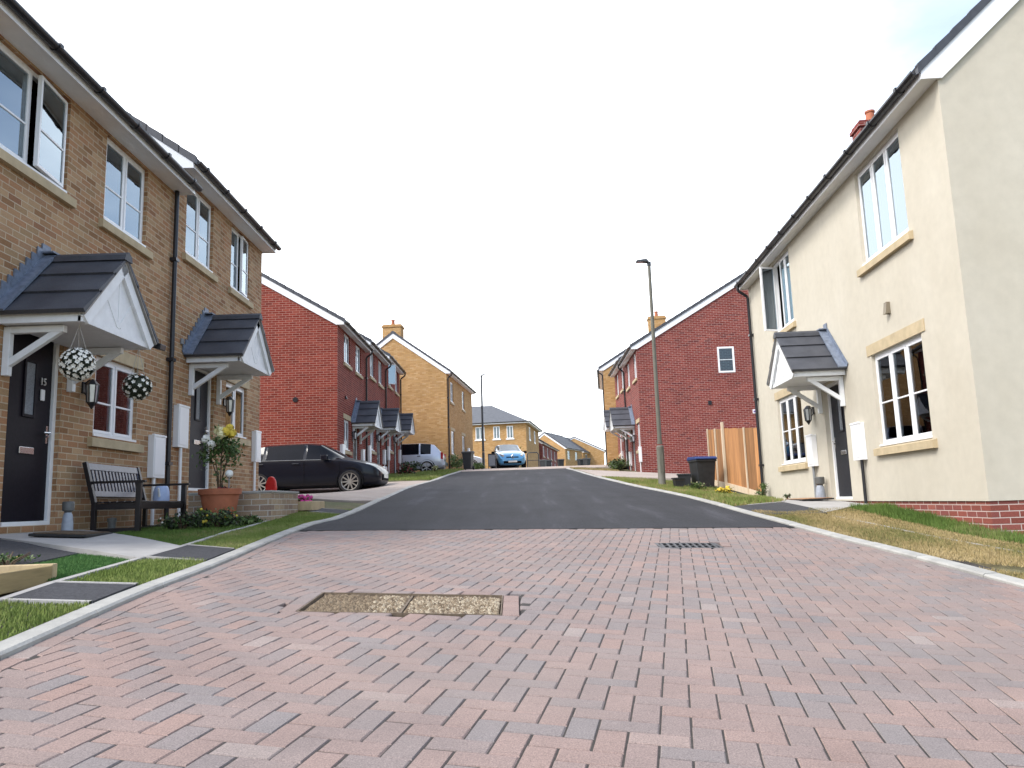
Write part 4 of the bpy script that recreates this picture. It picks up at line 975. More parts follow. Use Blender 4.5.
# ------------------------------------------------------------------ cars
def car(name, L, W, st, paint_m, glass_m, wheels, label, wr=.31, rim_n=10, parts=None, rimmat='alloy'):
    """st: stations (x, zbottom, halfwidth, zbelt, ztop, roof halfwidth, flag) from tail to nose; flag of the span to the next station:
       g = side glass, w = raked screen (glass on top too), '' = body"""
    r = empty(name); tag(r, label, 'car', 'parked cars')
    b = MB(); n = len(st); rows = []
    for (x, zb, w, zl, zt, wt, fl) in st:
        half = [(0, zb), (.80 * w, zb), (.97 * w, zb + .13), (w, zb + .55 * (zl - zb)), (.975 * w, zl - .05), (.945 * w, zl), (wt + .02, zt - .055), (wt * .80, zt - .008), (0, zt + .012)]
        full = half + [(-p, q) for p, q in half[-2:0:-1]]
        rows.append(len(b.v)); b.v += [(x, p, q) for p, q in full]
    k = 16
    for i in range(n - 1):
        fl = st[i][6]
        for j in range(k):
            j2 = (j + 1) % k; b.f.append([rows[i] + j, rows[i + 1] + j, rows[i + 1] + j2, rows[i] + j2])
            side = j in (5, 10); top = j in (6, 7, 8, 9)
            b.m.append(1 if (side and 'g' in fl) or (top and 'w' in fl) else 0)
    b.f.append([rows[0] + j for j in range(k)]); b.m.append(0); b.f.append([rows[-1] + j for j in range(k)][::-1]); b.m.append(0)
    me = bpy.data.meshes.new('tmp'); me.from_pydata(b.v, [], b.f); me.materials.append(M[paint_m]); me.materials.append(M[glass_m]); me.polygons.foreach_set('material_index', b.m)
    bm = bmesh.new(); bm.from_mesh(me)
    cr = bm.edges.layers.float.new('crease_edge')
    for e in bm.edges:
        ms = {f.material_index for f in e.link_faces}
        if len(ms) == 2: e[cr] = 1.0
    cv = bm.verts.layers.float.new('crease_vert')
    for v in bm.verts:
        if sum(f.material_index for f in v.link_faces) in (1, 3) and len(v.link_faces) == 4: v[cv] = 1.0
    bmesh.ops.recalc_face_normals(bm, faces=bm.faces); bm.to_mesh(me); bm.free()
    to = bpy.data.objects.new('tmp', me); COL.objects.link(to); sm = to.modifiers.new('s', 'SUBSURF'); sm.levels = 2; sm.render_levels = 2
    dg = bpy.context.evaluated_depsgraph_get(); ev = bpy.data.meshes.new_from_object(to.evaluated_get(dg)); bpy.data.objects.remove(to)
    for nm, mi in (('body', 0), ('windows', 1)):
        q = ev.copy(); bm = bmesh.new(); bm.from_mesh(q)
        bmesh.ops.delete(bm, geom=[f for f in bm.faces if f.material_index != mi], context='FACES')
        for f in bm.faces: f.material_index = 0
        bm.to_mesh(q); bm.free(); q.materials.clear(); q.materials.append(M[paint_m if mi == 0 else glass_m]); q.polygons.foreach_set('use_smooth', [True] * len(q.polygons)); q.name = nm
        o = bpy.data.objects.new(nm, q); COL.objects.link(o); o.parent = r
    bpy.data.meshes.remove(ev)
    tmpl = None
    for (x, yy) in [(x, s_ * (W / 2 - .10)) for x in wheels for s_ in (-1, 1)]:
        sg = 1 if yy > 0 else -1
        if tmpl is None:
            w = MB(); w.lathe([(wr - .07, -.10), (wr - .02, -.10), (wr, -.07), (wr, .07), (wr - .02, .10), (wr - .07, .10), (wr - .08, .06), (wr - .08, -.06), (wr - .07, -.10)], n=28, axis='y')
            ty = w.build('wheel', M['tyre'], None, smooth=True)
            w = MB(); w.lathe([(wr - .075, .085), (wr - .06, .098), (wr - .085, .09), (wr - .10, .03), (wr - .1, -.05)], n=28, axis='y'); w.lathe([(.0, .07), (.045, .075), (.055, .05)], n=14, axis='y')
            for t in range(rim_n):
                a = 2 * math.pi * t / rim_n; d = Vector((math.cos(a), 0, math.sin(a))); w.beam(d * .03 + Vector((0, .055, 0)), d * (wr - .085) + Vector((0, .075, 0)), .034, .03, up=(0, 1, 0))
            ri = w.build('rim', M[rimmat], ty); w = MB(); w.lathe([(wr - .1, .0), (.001, .0)], n=20, axis='y'); w.build('brake_disc', M['trim'], ty); tmpl = ty
            wo = ty
        else: wo = copy_tree(tmpl)
        wo.parent = r; wo.location = (x, yy, wr); wo.rotation_euler = (0, random.uniform(0, 1), 0) if sg > 0 else (0, random.uniform(0, 1), math.pi)
        a = MB(); ya = sg * (W / 2 - .045); seg = 20                 # dark wheel arch opening and lip
        a.tube([(x + (wr + .055) * math.cos(t), ya, wr + .01 + (wr + .055) * math.sin(t)) for t in np.linspace(-.25, math.pi + .25, seg)], .032, 6); a.lathe([(wr + .05, ya - .02 * sg - (wr * 0)), (.0, ya - .02 * sg)], (x, 0, wr), 24, axis='y')
        a.build('wheel_arch', M['trim'], r)
    for (nm, mt, boxes) in (parts or []):
        b = MB()
        for bb in boxes:
            if bb[0] == 'o': b.obox(*bb[1:])
            elif bb[0] == 't': b.tube(bb[1], bb[2], 6)
            elif bb[0] == 'b': b.ball(bb[1], bb[2])
            else: b.box(*bb[1:])
        b.build(nm, M[mt], r, bevel=.012 if nm in ('mirror', 'headlight', 'taillight', 'grille') else 0)
    return r
# black hatchback, nose to the right
st = [(-2.10, .34, .66, .62, .66, .55, ''), (-2.06, .24, .80, .86, .92, .66, ''), (-1.94, .20, .86, .95, 1.04, .66, 'w'), (-1.62, .18, .88, .96, 1.33, .60, 'g'), (-1.16, .17, .885, .95, 1.41, .61, ''), (-1.06, .17, .885, .95, 1.415, .61, 'g'),
      (-.02, .17, .885, .94, 1.44, .61, ''), (.07, .17, .885, .935, 1.435, .61, 'g'), (.42, .17, .885, .93, 1.39, .59, 'wg'), (1.05, .17, .88, .93, 1.02, .60, ''), (1.25, .17, .875, .91, .955, .62, ''), (1.72, .18, .85, .82, .865, .60, ''), (2.0, .20, .77, .70, .755, .55, ''), (2.12, .26, .60, .55, .60, .42, '')]
def parts_black():
    P = []
    for s_ in (-1, 1):
        P.append(('mirror', 'carblack', [('o', (.62, s_ * .97, .985), (.09, 0, 0), (0, .085, 0), (0, 0, .062))]))
        P.append(('headlight', 'lens', [('o', (1.86, s_ * .66, .70), (.15, -s_ * .07, -.03), (.02, s_ * .05, 0), (0, 0, .075))]))
        P.append(('handle', 'carblack', [('t', [(-.30, s_ * .89, .84), (-.12, s_ * .893, .84)], .013), ('t', [(-1.28, s_ * .89, .85), (-1.12, s_ * .893, .85)], .013)]))
        P.append(('window_trim', 'greyp', [('t', [(-1.75, s_ * .845, .955), (-1.0, s_ * .852, .945), (.0, s_ * .852, .935), (.75, s_ * .845, .93)], .008)]))
        P.append(('taillight', 'redlens', [('o', (-1.98, s_ * .74, .82), (.05, 0, .02), (0, .1, 0), (0, 0, .09))]))
        P.append(('door_gap', 'trim', [('t', [(.02, s_ * .868, .90), (.03, s_ * .886, .6), (.03, s_ * .873, .32)], .005), ('t', [(1.0, s_ * .862, .88), (1.02, s_ * .88, .6), (.95, s_ * .868, .32)], .005)]))
    P.append(('grille', 'trim', [('x', 2.04, 2.125, -.36, .36, .33, .50)])); P.append(('number_plate', 'plate', [('x', 2.10, 2.135, -.26, .26, .40, .51)]))
    return P
c1 = car('parked_car', 4.22, 1.77, st, 'carblack', 'carglass', (-1.25, 1.30), 'black hatchback with silver alloy wheels parked side-on by the red gable', parts=parts_black())
place(c1, (-5.80, 22.55, L1(-5.5, 22.4) + .0), R_(-2.5))
# silver estate seen from its rear right quarter
st2 = [(-2.18, .36, .70, .66, .72, .62, ''), (-2.14, .28, .82, .93, .98, .74, ''), (-2.04, .26, .86, 1.0, 1.10, .72, 'w'), (-1.72, .25, .88, 1.0, 1.48, .65, ''), (-1.52, .25, .88, 1.0, 1.56, .64, 'g'), (-1.0, .25, .885, .99, 1.60, .65, ''), (-.92, .25, .885, .99, 1.60, .65, 'g'),
       (-.05, .25, .885, .98, 1.60, .65, ''), (.03, .25, .885, .98, 1.595, .65, 'g'), (.38, .25, .885, .98, 1.54, .63, 'wg'), (1.0, .25, .88, .99, 1.10, .64, ''), (1.3, .25, .87, .97, 1.03, .62, ''), (1.8, .26, .84, .88, .94, .6, ''), (2.1, .3, .74, .7, .76, .5, '')]
P2 = []
for s_ in (-1, 1):
    P2.append(('taillight', 'redlens', [('o', (-2.08, s_ * .77, .90), (.06, 0, 0), (0, .09, 0), (0, 0, .17))])); P2.append(('handle', 'trim', [('t', [(-1.0, s_ * .895, .90), (-.84, s_ * .895, .90)], .016)]))
    P2.append(('mirror', 'carsilver', [('o', (.6, s_ * .98, 1.03), (.09, 0, 0), (0, .085, 0), (0, 0, .07))])); P2.append(('sill_trim', 'greyp', [('x', -1.0, 1.0, s_ * .875 - .01, s_ * .875 + .015, .28, .40)])); P2.append(('headlight', 'lens', [('o', (1.98, s_ * .62, .74), (.1, -s_ * .06, 0), (0, .05, 0), (0, 0, .08))]))
P2.append(('bumper', 'carsilver', [('x', -2.24, -2.05, -.80, .80, .42, .60)]))
c2 = car('parked_car', 4.4, 1.78, st2, 'carsilver', 'carglass', (-1.32, 1.25), 'silver estate car with red tail lights parked before the yellow gable', wr=.33, rim_n=6, parts=P2)
place(c2, (-5.72, 40.25, L1(-4.4, 40) - .16), R_(180))
# blue hatchback facing us
st3 = [(-2.04, .34, .66, .66, .72, .55, ''), (-2.0, .24, .80, .95, 1.0, .66, ''), (-1.9, .2, .85, 1.0, 1.2, .62, 'w'), (-1.6, .18, .87, 1.0, 1.48, .58, 'g'), (-.5, .17, .87, .98, 1.56, .60, ''), (-.4, .17, .87, .98, 1.56, .60, 'g'), (.2, .17, .87, .97, 1.53, .60, ''), (.27, .17, .87, .97, 1.52, .6, 'wg'), (1.15, .17, .865, .98, 1.08, .64, ''), (1.5, .18, .85, .93, .98, .62, ''), (1.85, .2, .80, .76, .82, .55, ''), (2.02, .26, .66, .55, .62, .42, '')]
P3 = [('grille', 'trim', [('x', 1.95, 2.03, -.52, .52, .30, .44), ('o', (1.94, 0, .665), (.03, 0, 0), (0, .36, 0), (-.02, 0, .035))]), ('badge', 'chrome', [('t', [(2.01, 0, .80), (2.035, .075, .69), (2.045, 0, .58), (2.035, -.075, .69), (2.01, 0, .80)], .02)]), ('number_plate', 'plate', [('x', 2.03, 2.05, -.26, .26, .36, .46)])]
for s_ in (-1, 1):
    P3.append(('headlight', 'lens', [('o', (1.80, s_ * .60, .80), (.11, -s_ * .08, -.05), (.02, s_ * .05, 0), (0, 0, .055))])); P3.append(('mirror', 'trim', [('o', (.72, s_ * .97, 1.02), (.08, 0, 0), (0, .09, 0), (0, 0, .065))]))
c3 = car('parked_car', 4.08, 1.75, st3, 'carblue', 'carglass2', (-1.28, 1.28), 'bright blue hatchback facing us at the crest of the road', wr=.31, rim_n=8, parts=P3)
place(c3, (-.42, 47.6, float(Rz(46.2)) - .06), R_(-90 + 9))
c4 = copy_tree(c2); c4['label'] = 'white car mostly hidden behind the dark bin and slim lamp post'
def repaint(o, a, b):
    for ch in o.children:
        if ch.type == 'MESH' and any(m == a for m in ch.data.materials):
            ch.data = ch.data.copy(); ch.data.materials[0] = b
repaint(c4, M['carsilver'], M['carwhite']); place(c4, (-4.15, 53.6, 2.2), R_(3))
# ------------------------------------------------------------------ bins, fence, pots
def wheelie(name, loc, rz, lid, label, group='wheelie bins', h=.95, w=.56, d=.62):
    r = empty(name, None, loc, rz); tag(r, label, 'wheelie bin', group); b = MB(); z1 = h - .09; t = .76
    vs = [(sx * w / 2 * t, sy * d / 2 * t + (.03 if sy > 0 else 0), .05) for sx, sy in ((-1, -1), (1, -1), (1, 1), (-1, 1))] + [(sx * w / 2 * .97, sy * d / 2 * .97, z1) for sx, sy in ((-1, -1), (1, -1), (1, 1), (-1, 1))]
    b.add(vs, [(0, 3, 2, 1), (4, 5, 6, 7), (0, 1, 5, 4), (1, 2, 6, 5), (2, 3, 7, 6), (3, 0, 4, 7)]); b.box(-w / 2 - .012, w / 2 + .012, -d / 2 - .012, d / 2 + .012, z1 - .05, z1 + .004)
    b.build('body', M['bin'], r, bevel=.015)
    b = MB(); b.prism([(-d / 2 - .03, z1 + .006), (-d / 2 - .03, z1 + .04), (-d / 2 + .06, z1 + .085), (d / 2 - .05, z1 + .10), (d / 2 + .03, z1 + .05), (d / 2 + .03, z1 + .006)], 0, -w / 2 - .025, w / 2 + .025)
    b.build('lid', M[lid], r, bevel=.015, weld=True)
    b = MB(); b.tube([(-w / 2 + .05, d / 2 + .10, z1 + .02), (w / 2 - .05, d / 2 + .10, z1 + .02)], .016, 8); b.box(-w / 2 + .03, -w / 2 + .07, d / 2 + .005, d / 2 + .11, z1 - .01, z1 + .035); b.box(w / 2 - .07, w / 2 - .03, d / 2 + .005, d / 2 + .11, z1 - .01, z1 + .035); b.build('handle', M['bin'], r)
    for s_ in (-1, 1):
        b = MB(); b.lathe([(.001, -.025), (.085, -.025), (.10, -.015), (.10, .015), (.085, .025), (.001, .025)], n=18, axis='y'); o = b.build('wheel', M['matb'], r, smooth=True); o.location = (s_ * (w / 2 - .03), d / 2 - .03, .10); o.rotation_euler = (0, 0, R_(90))
    return r
wb = wheelie('wheelie_bin', (4.94, 20.75, L1(4.86, 20.5) - .05), R_(8), 'binblue', 'dark wheelie bin with a bright blue lid by the wooden fence', h=.88, w=.54)
wb2 = wheelie('wheelie_bin', (-2.36, 40.0, L1(-2.2, 40)), R_(-14), 'bin', 'dark lidded bin standing alone near the silver car', w=.5, d=.5)
fl = ['leftmost of the far dark bins, next to the black hoop rail', 'second of the far dark bins, in front of the brown row house', 'third far dark bin, just left of the pale yellow gable', 'far dark bin below the two white upper windows', 'rightmost of the far dark bins, near the last gable']
for i, px in enumerate((544.5, 550, 562, 582, 588)):
    o = copy_tree(wb2); o['label'] = fl[i]; Y = 69 + 1.3 * (i % 2); place(o, ((px - 516) / 783 * Y, Y, float(Rz(Y)) + .15), R_(-20 + 17 * i))
def crate(loc, rz, label, w=.36, d=.3, h=.3):
    r = empty('plant_tub', None, loc, rz); tag(r, label, 'tub', 'black tubs by the blue-lidded bin'); b = MB(); t = .8
    for (sx, sy) in ((1, 0), (-1, 0), (0, 1), (0, -1)):
        if sx: b.add([(sx * w / 2 * t, -d / 2 * t, 0), (sx * w / 2 * t, d / 2 * t, 0), (sx * w / 2, d / 2, h), (sx * w / 2, -d / 2, h)], [(0, 1, 2, 3)])
        else: b.add([(-w / 2 * t, sy * d / 2 * t, 0), (w / 2 * t, sy * d / 2 * t, 0), (w / 2, sy * d / 2, h), (-w / 2, sy * d / 2, h)], [(0, 1, 2, 3)])
    b.add([(-w / 2 * t, -d / 2 * t, .005), (w / 2 * t, -d / 2 * t, .005), (w / 2 * t, d / 2 * t, .005), (-w / 2 * t, d / 2 * t, .005)], [(0, 1, 2, 3)])
    b.build('tub_wall', M['bin'], r); b = MB()
    b.box(-w / 2 - .02, w / 2 + .02, -d / 2 - .02, -d / 2, h - .03, h); b.box(-w / 2 - .02, w / 2 + .02, d / 2, d / 2 + .02, h - .03, h); b.box(-w / 2 - .02, -w / 2, -d / 2, d / 2, h - .03, h); b.box(w / 2, w / 2 + .02, -d / 2, d / 2, h - .03, h); b.build('rim', M['bin'], r)
    b = MB(); b.box(-w / 2 * .95, w / 2 * .95, -d / 2 * .95, d / 2 * .95, h - .07, h - .05); b.build('soil', M['soil'], r)
crate((4.18, 20.2, L1(4.1, 20.2)), .1, 'small black tub standing nearest to the lamp post', .26, .24, .24); crate((4.45, 20.75, L1(4.43, 20.7)), -.15, 'black tub between the smaller tub and the blue-lidded bin', .34, .3, .33)
def fence():
    r = empty('fence', None, (6.02, 19.02, 0)); tag(r, 'orange brown closeboard timber fence with pale posts beside the cream house', 'fence')
    P = [Vector((6.02, 19.02, 0)), Vector((5.84, 19.75, 0)), Vector((5.57, 20.75, 0)), Vector((5.56, 21.5, 0)), Vector((5.53, 22.2, 0))]; Z = [-.12, .02, .2, .26, .34]; T = [1.62, 1.66, 1.76, 1.80, 1.86]
    o0 = P[0]
    for i in range(4):
        a, c = P[i] - o0, P[i + 1] - o0; d = (c - a); L = d.length; d.normalize(); nrm = Vector((-d.y, d.x, 0)); 
        if nrm.x > 0: nrm = -nrm
        b = MB(); n = int(L / .1); cols = []
        for k in range(n):
            t = (k + .5) / n; p = a.lerp(c, t); z0 = Z[i] + (Z[i + 1] - Z[i]) * t + .13; z1 = T[i] + (T[i + 1] - T[i]) * t + random.uniform(-.012, .012)
            b.obox(p + Vector((0, 0, (z0 + z1) / 2)), d * L / n * .54 + nrm * .011, nrm * .006, (0, 0, (z1 - z0) / 2)); rv = random.random(); cols += [(rv, rv, rv, 1)] * 8
        b.build('panel', M['fence'], r, col=cols); b = MB(); p0 = a.copy(); p1 = c.copy(); p0.z = Z[i] + .06; p1.z = Z[i + 1] + .06; b.beam(p0 + nrm * .015, p1 + nrm * .015, .03, .15); b.build('gravel_board', M['post'], r)
    for i in (1, 2, 3, 4):
        b = MB(); p = P[i] - o0; nn = Vector((-1, -.2, 0)) * .035; tall = .17 if i == 2 else .03; w = .065 if i == 2 else .04
        b.box(p.x + nn.x - w / 2, p.x + nn.x + w / 2, p.y + nn.y - w / 2, p.y + nn.y + w / 2, Z[i] - .3, T[i] + tall); b.build('post', M['post'], r, bevel=.006)
fence()
# ------------------------------------------------------------------ plants
def shrub(name, loc, rad, n, size, mats, label, cat='shrub', group=None, flowers=None, stems=6):
    r = empty(name, None, loc); tag(r, label, cat, group); b = MB(); rx, ry, rz_ = rad
    for _ in range(stems):
        a = random.uniform(0, 6.28); b.tube([(0, 0, -.03), (rx * .3 * math.cos(a), ry * .3 * math.sin(a), rz_ * .7), (rx * .7 * math.cos(a), ry * .7 * math.sin(a), rz_ * random.uniform(1.1, 1.6))], [.01, .007, .004], 5)
    b.build('stem', M['stem'], r); b = MB(); pts = []
    cl = [(random.uniform(-.7, .7) * rx, random.uniform(-.7, .7) * ry, random.uniform(.35, 1.5) * rz_) for _ in range(max(4, n // 60))]
    for _ in range(n):
        c = random.choice(cl); d = rng.normal(size=3) * np.array([rx, ry, rz_]) * .22; z = c[2] + d[2]
        pts.append((c[0] + d[0], c[1] + d[1], max(.01, z)))
    b.leaves(pts, size, mis=list(range(len(mats))))
    if flowers:
        for _ in range(flowers[1]):
            c = random.choice(cl); p = (c[0] + rng.normal() * rx * .2, c[1] + rng.normal() * ry * .2, c[2] + abs(rng.normal()) * rz_ * .3)
            b.ball(p, flowers[2] * random.uniform(.7, 1.2), 7, 5, len(mats))
    b.build('foliage', [M[x] for x in mats] + ([M[flowers[0]]] if flowers else []), r)
    return r
shrub('border_plant', (-4.02, 9.55, L1(-4.02, 9.55)), (.22, .26, .12), 600, .028, ['leaf', 'leafd'], 'low dark green border plant nearest the bench leg', 'plant', 'low border plants by the bench', ('pet_white', 5, .012))
shrub('border_plant', (-3.72, 9.92, L1(-3.72, 9.9)), (.24, .26, .12), 700, .028, ['leaf', 'leafd', 'leaf2'], 'low leafy border plant with small yellow flowers before the terracotta pot', 'plant', 'low border plants by the bench', ('pet_yel', 12, .018))
shrub('border_plant', (-3.45, 10.35, L1(-3.45, 10.35)), (.14, .2, .09), 330, .026, ['leaf', 'leaf2'], 'small border plant at the corner of the brick planter', 'plant', 'low border plants by the bench')
shrub('planter_greenery', (-3.78, 5.9, L1(-3.78, 5.9)), (.16, .34, .07), 420, .016, ['leaf2', 'leaf'], 'feathery green plants growing just behind the timber planter', 'plant', None, ('pet_yel', 6, .008), 10)
shrub('shrub', (5.78, 18.55, L1(5.7, 18.5)), (.16, .16, .20), 500, .02, ['leaf', 'leaf2'], 'small rounded green shrub at the foot of the fence near the cream house', 'shrub')
shrub('shrub', (4.98, 19.0, L1(4.98, 19.0)), (.26, .2, .11), 420, .022, ['leaf2', 'pet_yel'], 'low yellow flowering plant in the verge by the fence', 'shrub', None, ('pet_yel', 40, .03))
shrub('shrub', (4.62, 19.9, L1(4.62, 19.9)), (.3, .2, .13), 380, .024, ['leaf2', 'leaf'], 'tufty green plant in front of the blue-lidded bin', 'shrub', None, ('pet_cream', 8, .014))
shrub('shrub', (5.55, 16.2, L1(5.55, 16.2)), (.08, .08, .08), 120, .018, ['leaf', 'leafd'], 'tiny dark plant under the far window of the cream house', 'shrub')
shrub('shrub', (-4.35, 31.5, L1(-4.3, 31.5)), (.4, .7, .3), 700, .05, ['leaf', 'leafd', 'pet_red'], 'dark bush with reddish leaves outside the red terrace', 'shrub', None)
shrub('shrub', (-4.75, 36.4, L1(-4.75, 36.4)), (.45, .6, .28), 700, .055, ['leaf', 'leafd'], 'dark green bush beside the silver car', 'shrub', None)
shrub('shrub', (-3.4, 33.9, L1(-3.4, 33.9)), (.2, .2, .16), 200, .04, ['leaf2', 'pet_cream'], 'small pale green plant in the grass near the kerb', 'shrub', None)
shrub('shrub', (-3.1, 42.3, L1(-3.1, 42.3)), (.35, 1.2, .4), 700, .06, ['leaf2', 'leaf'], 'thin green shrubs at the corner of the yellow gable house', 'shrub', None)
shrub('shrub', (-1.75, 42.4, L1(-1.75, 42.4)), (.5, .5, .22), 400, .06, ['leaf2', 'leaf'], 'low green plant right of the lone dark bin', 'shrub', None)
shrub('hedge', (4.62, 34.6, L1(4.6, 34.6)), (.45, 1.3, .24), 1100, .05, ['leaf', 'leaf2', 'leafd'], 'low green hedge under the porches of the right red houses', 'hedge', None)
shrub('climbing_shrub', (-1.55, 73.6, 2.6), (.35, .3, 1.35), 350, .10, ['leaf2', 'leaf'], 'thin climbing shrub on the hipped roof house left of the blue car', 'shrub', 'shrubs against the hipped roof house')
shrub('climbing_shrub', (.75, 73.4, 2.6), (.3, .3, 1.3), 300, .10, ['leaf2', 'leaf'], 'thin climbing shrub on the hipped roof house right of the blue car', 'shrub', 'shrubs against the hipped roof house')
# topiary flower balls hung under the first porch
def flower_ball(loc, top, r_, wm, label):
    r = empty('hanging_flower_ball', None, loc); tag(r, label, 'hanging ball', 'white and dark flower balls hung at the porch'); b = MB()
    b.ball((0, 0, 0), r_ * .84, 16, 10); b.build('core', M['leafd'], r)
    pts = []; wp = []
    for i in range(420):
        d = Vector(rng.normal(size=3)).normalized(); pts.append(d * r_ * random.uniform(.84, 1.0))
    b = MB(); b.leaves(pts, r_ * .13); b.build('leaves', M['leafd'], r); b = MB()
    for i in range(wm):
        zz = 1 - 2 * (i + .5) / wm; t = i * 2.39996; q = math.sqrt(1 - zz * zz); d = Vector((q * math.cos(t), q * math.sin(t), zz)); d += Vector(rng.normal(size=3)) * .06; d.normalize()
        a = d.orthogonal().normalized(); c = d.cross(a)
        for k in range(5):
            an = k * 1.2566 + i; u = a * math.cos(an) + c * math.sin(an); w = d.cross(u); p = d * r_ * .99; s_ = r_ * .155
            b.add([p, p + u * s_ * .6 + w * s_ * .42 + d * .008, p + u * s_ * 1.1 + d * .013, p + u * s_ * .6 - w * s_ * .42 + d * .008], [(0, 1, 2, 3)])
    b.build('flowers', M['pet_white'], r); b = MB(); h = top - loc[2]
    for k in range(3):
        a = 2.094 * k; b.tube([(r_ * .55 * math.cos(a), r_ * .55 * math.sin(a), r_ * .8), (0, 0, h * .95)], .0025, 4)
    b.tube([(0, 0, h * .94), (0, 0, h)], .003, 4); b.build('string', M['cable'], r)
    return r
flower_ball((-4.50, 7.98, 1.56), 1.99, .165, 130, 'hanging ball thick with white flowers, nearer the black front door')
flower_ball((-4.45, 9.18, 1.50), 1.99, .155, 62, 'darker hanging ball with sparse white flowers, in front of the lower window')
# ------------------------------------------------------------------ front garden things
def bench():
    r = empty('garden_bench', None, (-4.83, 10.14, -.26), R_(3)); tag(r, 'dark slatted garden bench against the tan brick wall', 'bench')
    L = 1.52; hl = L / 2        # local y along the wall, +x to the street
    b = MB()
    for k in range(6): b.box(-.20 + k * .085, -.135 + k * .085, -hl + .03, hl - .03, .405, .425)
    b.build('seat', M['benchd'], r, bevel=.004)
    b = MB(); tilt = .14
    def bk(z): return -.235 - (z - .42) * .24
    b.beam((bk(.85), -hl + .03, .85), (bk(.85), hl - .03, .85), .03, .085, up=(-.25, 0, 1)); b.beam((bk(.52), -hl + .03, .52), (bk(.52), hl - .03, .52), .03, .07, up=(-.25, 0, 1))
    for k in range(16):
        y = -hl + .07 + k * (L - .14) / 15; b.beam((bk(.55), y, .55), (bk(.82), y, .82), .052, .016, up=(1, 0, .2))
    b.build('backrest', M['bench'], r, bevel=.003)
    for s_ in (-1, 1):
        y = s_ * (hl - .03)
        b = MB(); b.box(.265, .325, y - .03, y + .03, -.02, .64); b.build('leg', M['benchd'], r, bevel=.004)
        b = MB(); b.beam((-.22, y, -.02), (-.22, y, .42), .06, .05, up=(1, 0, 0)); b.beam((-.22, y, .40), (bk(.90), y, .90), .06, .05, up=(1, 0, 0)); b.build('leg', M['benchd'], r, bevel=.004)
        b = MB(); b.box(-.29, .37, y - .035, y + .035, .64, .668); b.build('armrest', M['benchd'], r, bevel=.006)
        b = MB(); b.box(-.20, .265, y - .02, y + .02, .33, .40); b.box(-.2, .265, y - .02, y + .02, .06, .11); b.build('side_rail', M['benchd'], r)
    b = MB(); b.box(.275, .312, -hl + .06, hl - .06, .33, .402); b.build('front_rail', M['benchd'], r); b = MB(); b.box(.0, .04, -hl + .05, hl - .05, .065, .105); b.build('stretcher', M['benchd'], r)
bench()
def jug():
    r = empty('watering_can', None, (-4.72, 10.52, .165), R_(10)); tag(r, 'pale blue and white container standing on the seat of the bench', 'container'); b = MB()
    b.lathe([(.001, .0), (.10, .0), (.105, .02), (.10, .12), (.085, .18), (.07, .2), (.068, .2), (.08, .16), (.085, .02)], n=18); b.build('body', M['bluep'], r, smooth=True)
    b = MB(); b.tube([(0, .085, .17), (0, .15, .17), (0, .155, .10), (0, .10, .04)], .011, 7); b.build('handle', M['white'], r, smooth=True)
    b = MB(); b.tube([(0, -.09, .06), (0, -.15, .17)], [.018, .012], 8); b.build('spout', M['white'], r, smooth=True)
jug()
def lathe_thing(name, loc, prof, mat, label, cat, split=None, mat2=None, names=('body', 'rim'), group=None):
    r = empty(name, None, loc); tag(r, label, cat, group); k = split or len(prof); b = MB(); b.lathe(prof[:k], n=20); b.build(names[0], M[mat], r, smooth=True)
    if split: b = MB(); b.lathe(prof[k - 1:], n=20); b.build(names[1], M[mat2], r, smooth=True)
    return r
cp = [(.001, 0), (.085, 0), (.09, .02), (.085, .10), (.07, .20), (.052, .235), (.06, .25), (.088, .262), (.09, .36), (.08, .37), (.001, .37)]
lathe_thing('garden_churn', (-4.97, 8.78, -.165), [(a * .68, z * .9) for a, z in cp], 'churn', 'grey churn shaped pot on the path right of the black front door', 'pot', 6, 'churnd', group='churn shaped pots by front doors')
lathe_thing('garden_churn', (5.63, 14.62, L1(5.62, 14.62) + .012), [(r_ * 1.0, z * 1.15) for r_, z in cp], 'churn', 'grey churn shaped pot beside the cream house front door', 'pot', 6, 'churnd', group='churn shaped pots by front doors')
lathe_thing('vent_stub', (-5.1, 10.0, -.27), [(.045, 0), (.045, .19), (.055, .19), (.055, .235), (.001, .245)], 'greyp', 'short grey pipe stub by the wall under the bench', 'pipe', 3, 'greyp', ('pipe', 'cap'))
def doormat(P, rz, label, w=.55, d=.9, group=None, tiltx=0, brown='mat', slope=0):
    r = empty('doormat', Matrix.Translation(P) @ Matrix.Rotation(rz, 4, 'Z') @ Matrix.Rotation(slope, 4, 'Y')); tag(r, label, 'doormat', group); b = MB(); b.box(-w / 2, w / 2, -d / 2, d / 2, -.01, .016); b.build('backing', M['matb'], r, bevel=.006)
    b = MB(); b.box(-w / 2 + .03, w / 2 - .03, -d / 2 + .03, d / 2 - .03, .0165, .024); b.build('pile', M[brown], r)
doormat((-4.58, 8.2, padh(-4.58, 8.2) + .022), R_(10), 'dark and brown doormat on the pale path outside the black door', .52, .84, 'doormats', slope=.065)
M['coir'] = plain('orange_coir', (.36, .19, .09), .95, .3, 30, bump=.6)
doormat((5.32, 14.5, L1(5.32, 14.5) + .022), R_(-3), 'orange brown step mat at the cream house front door', .55, 1.3, 'doormats', brown='coir', slope=-.02)
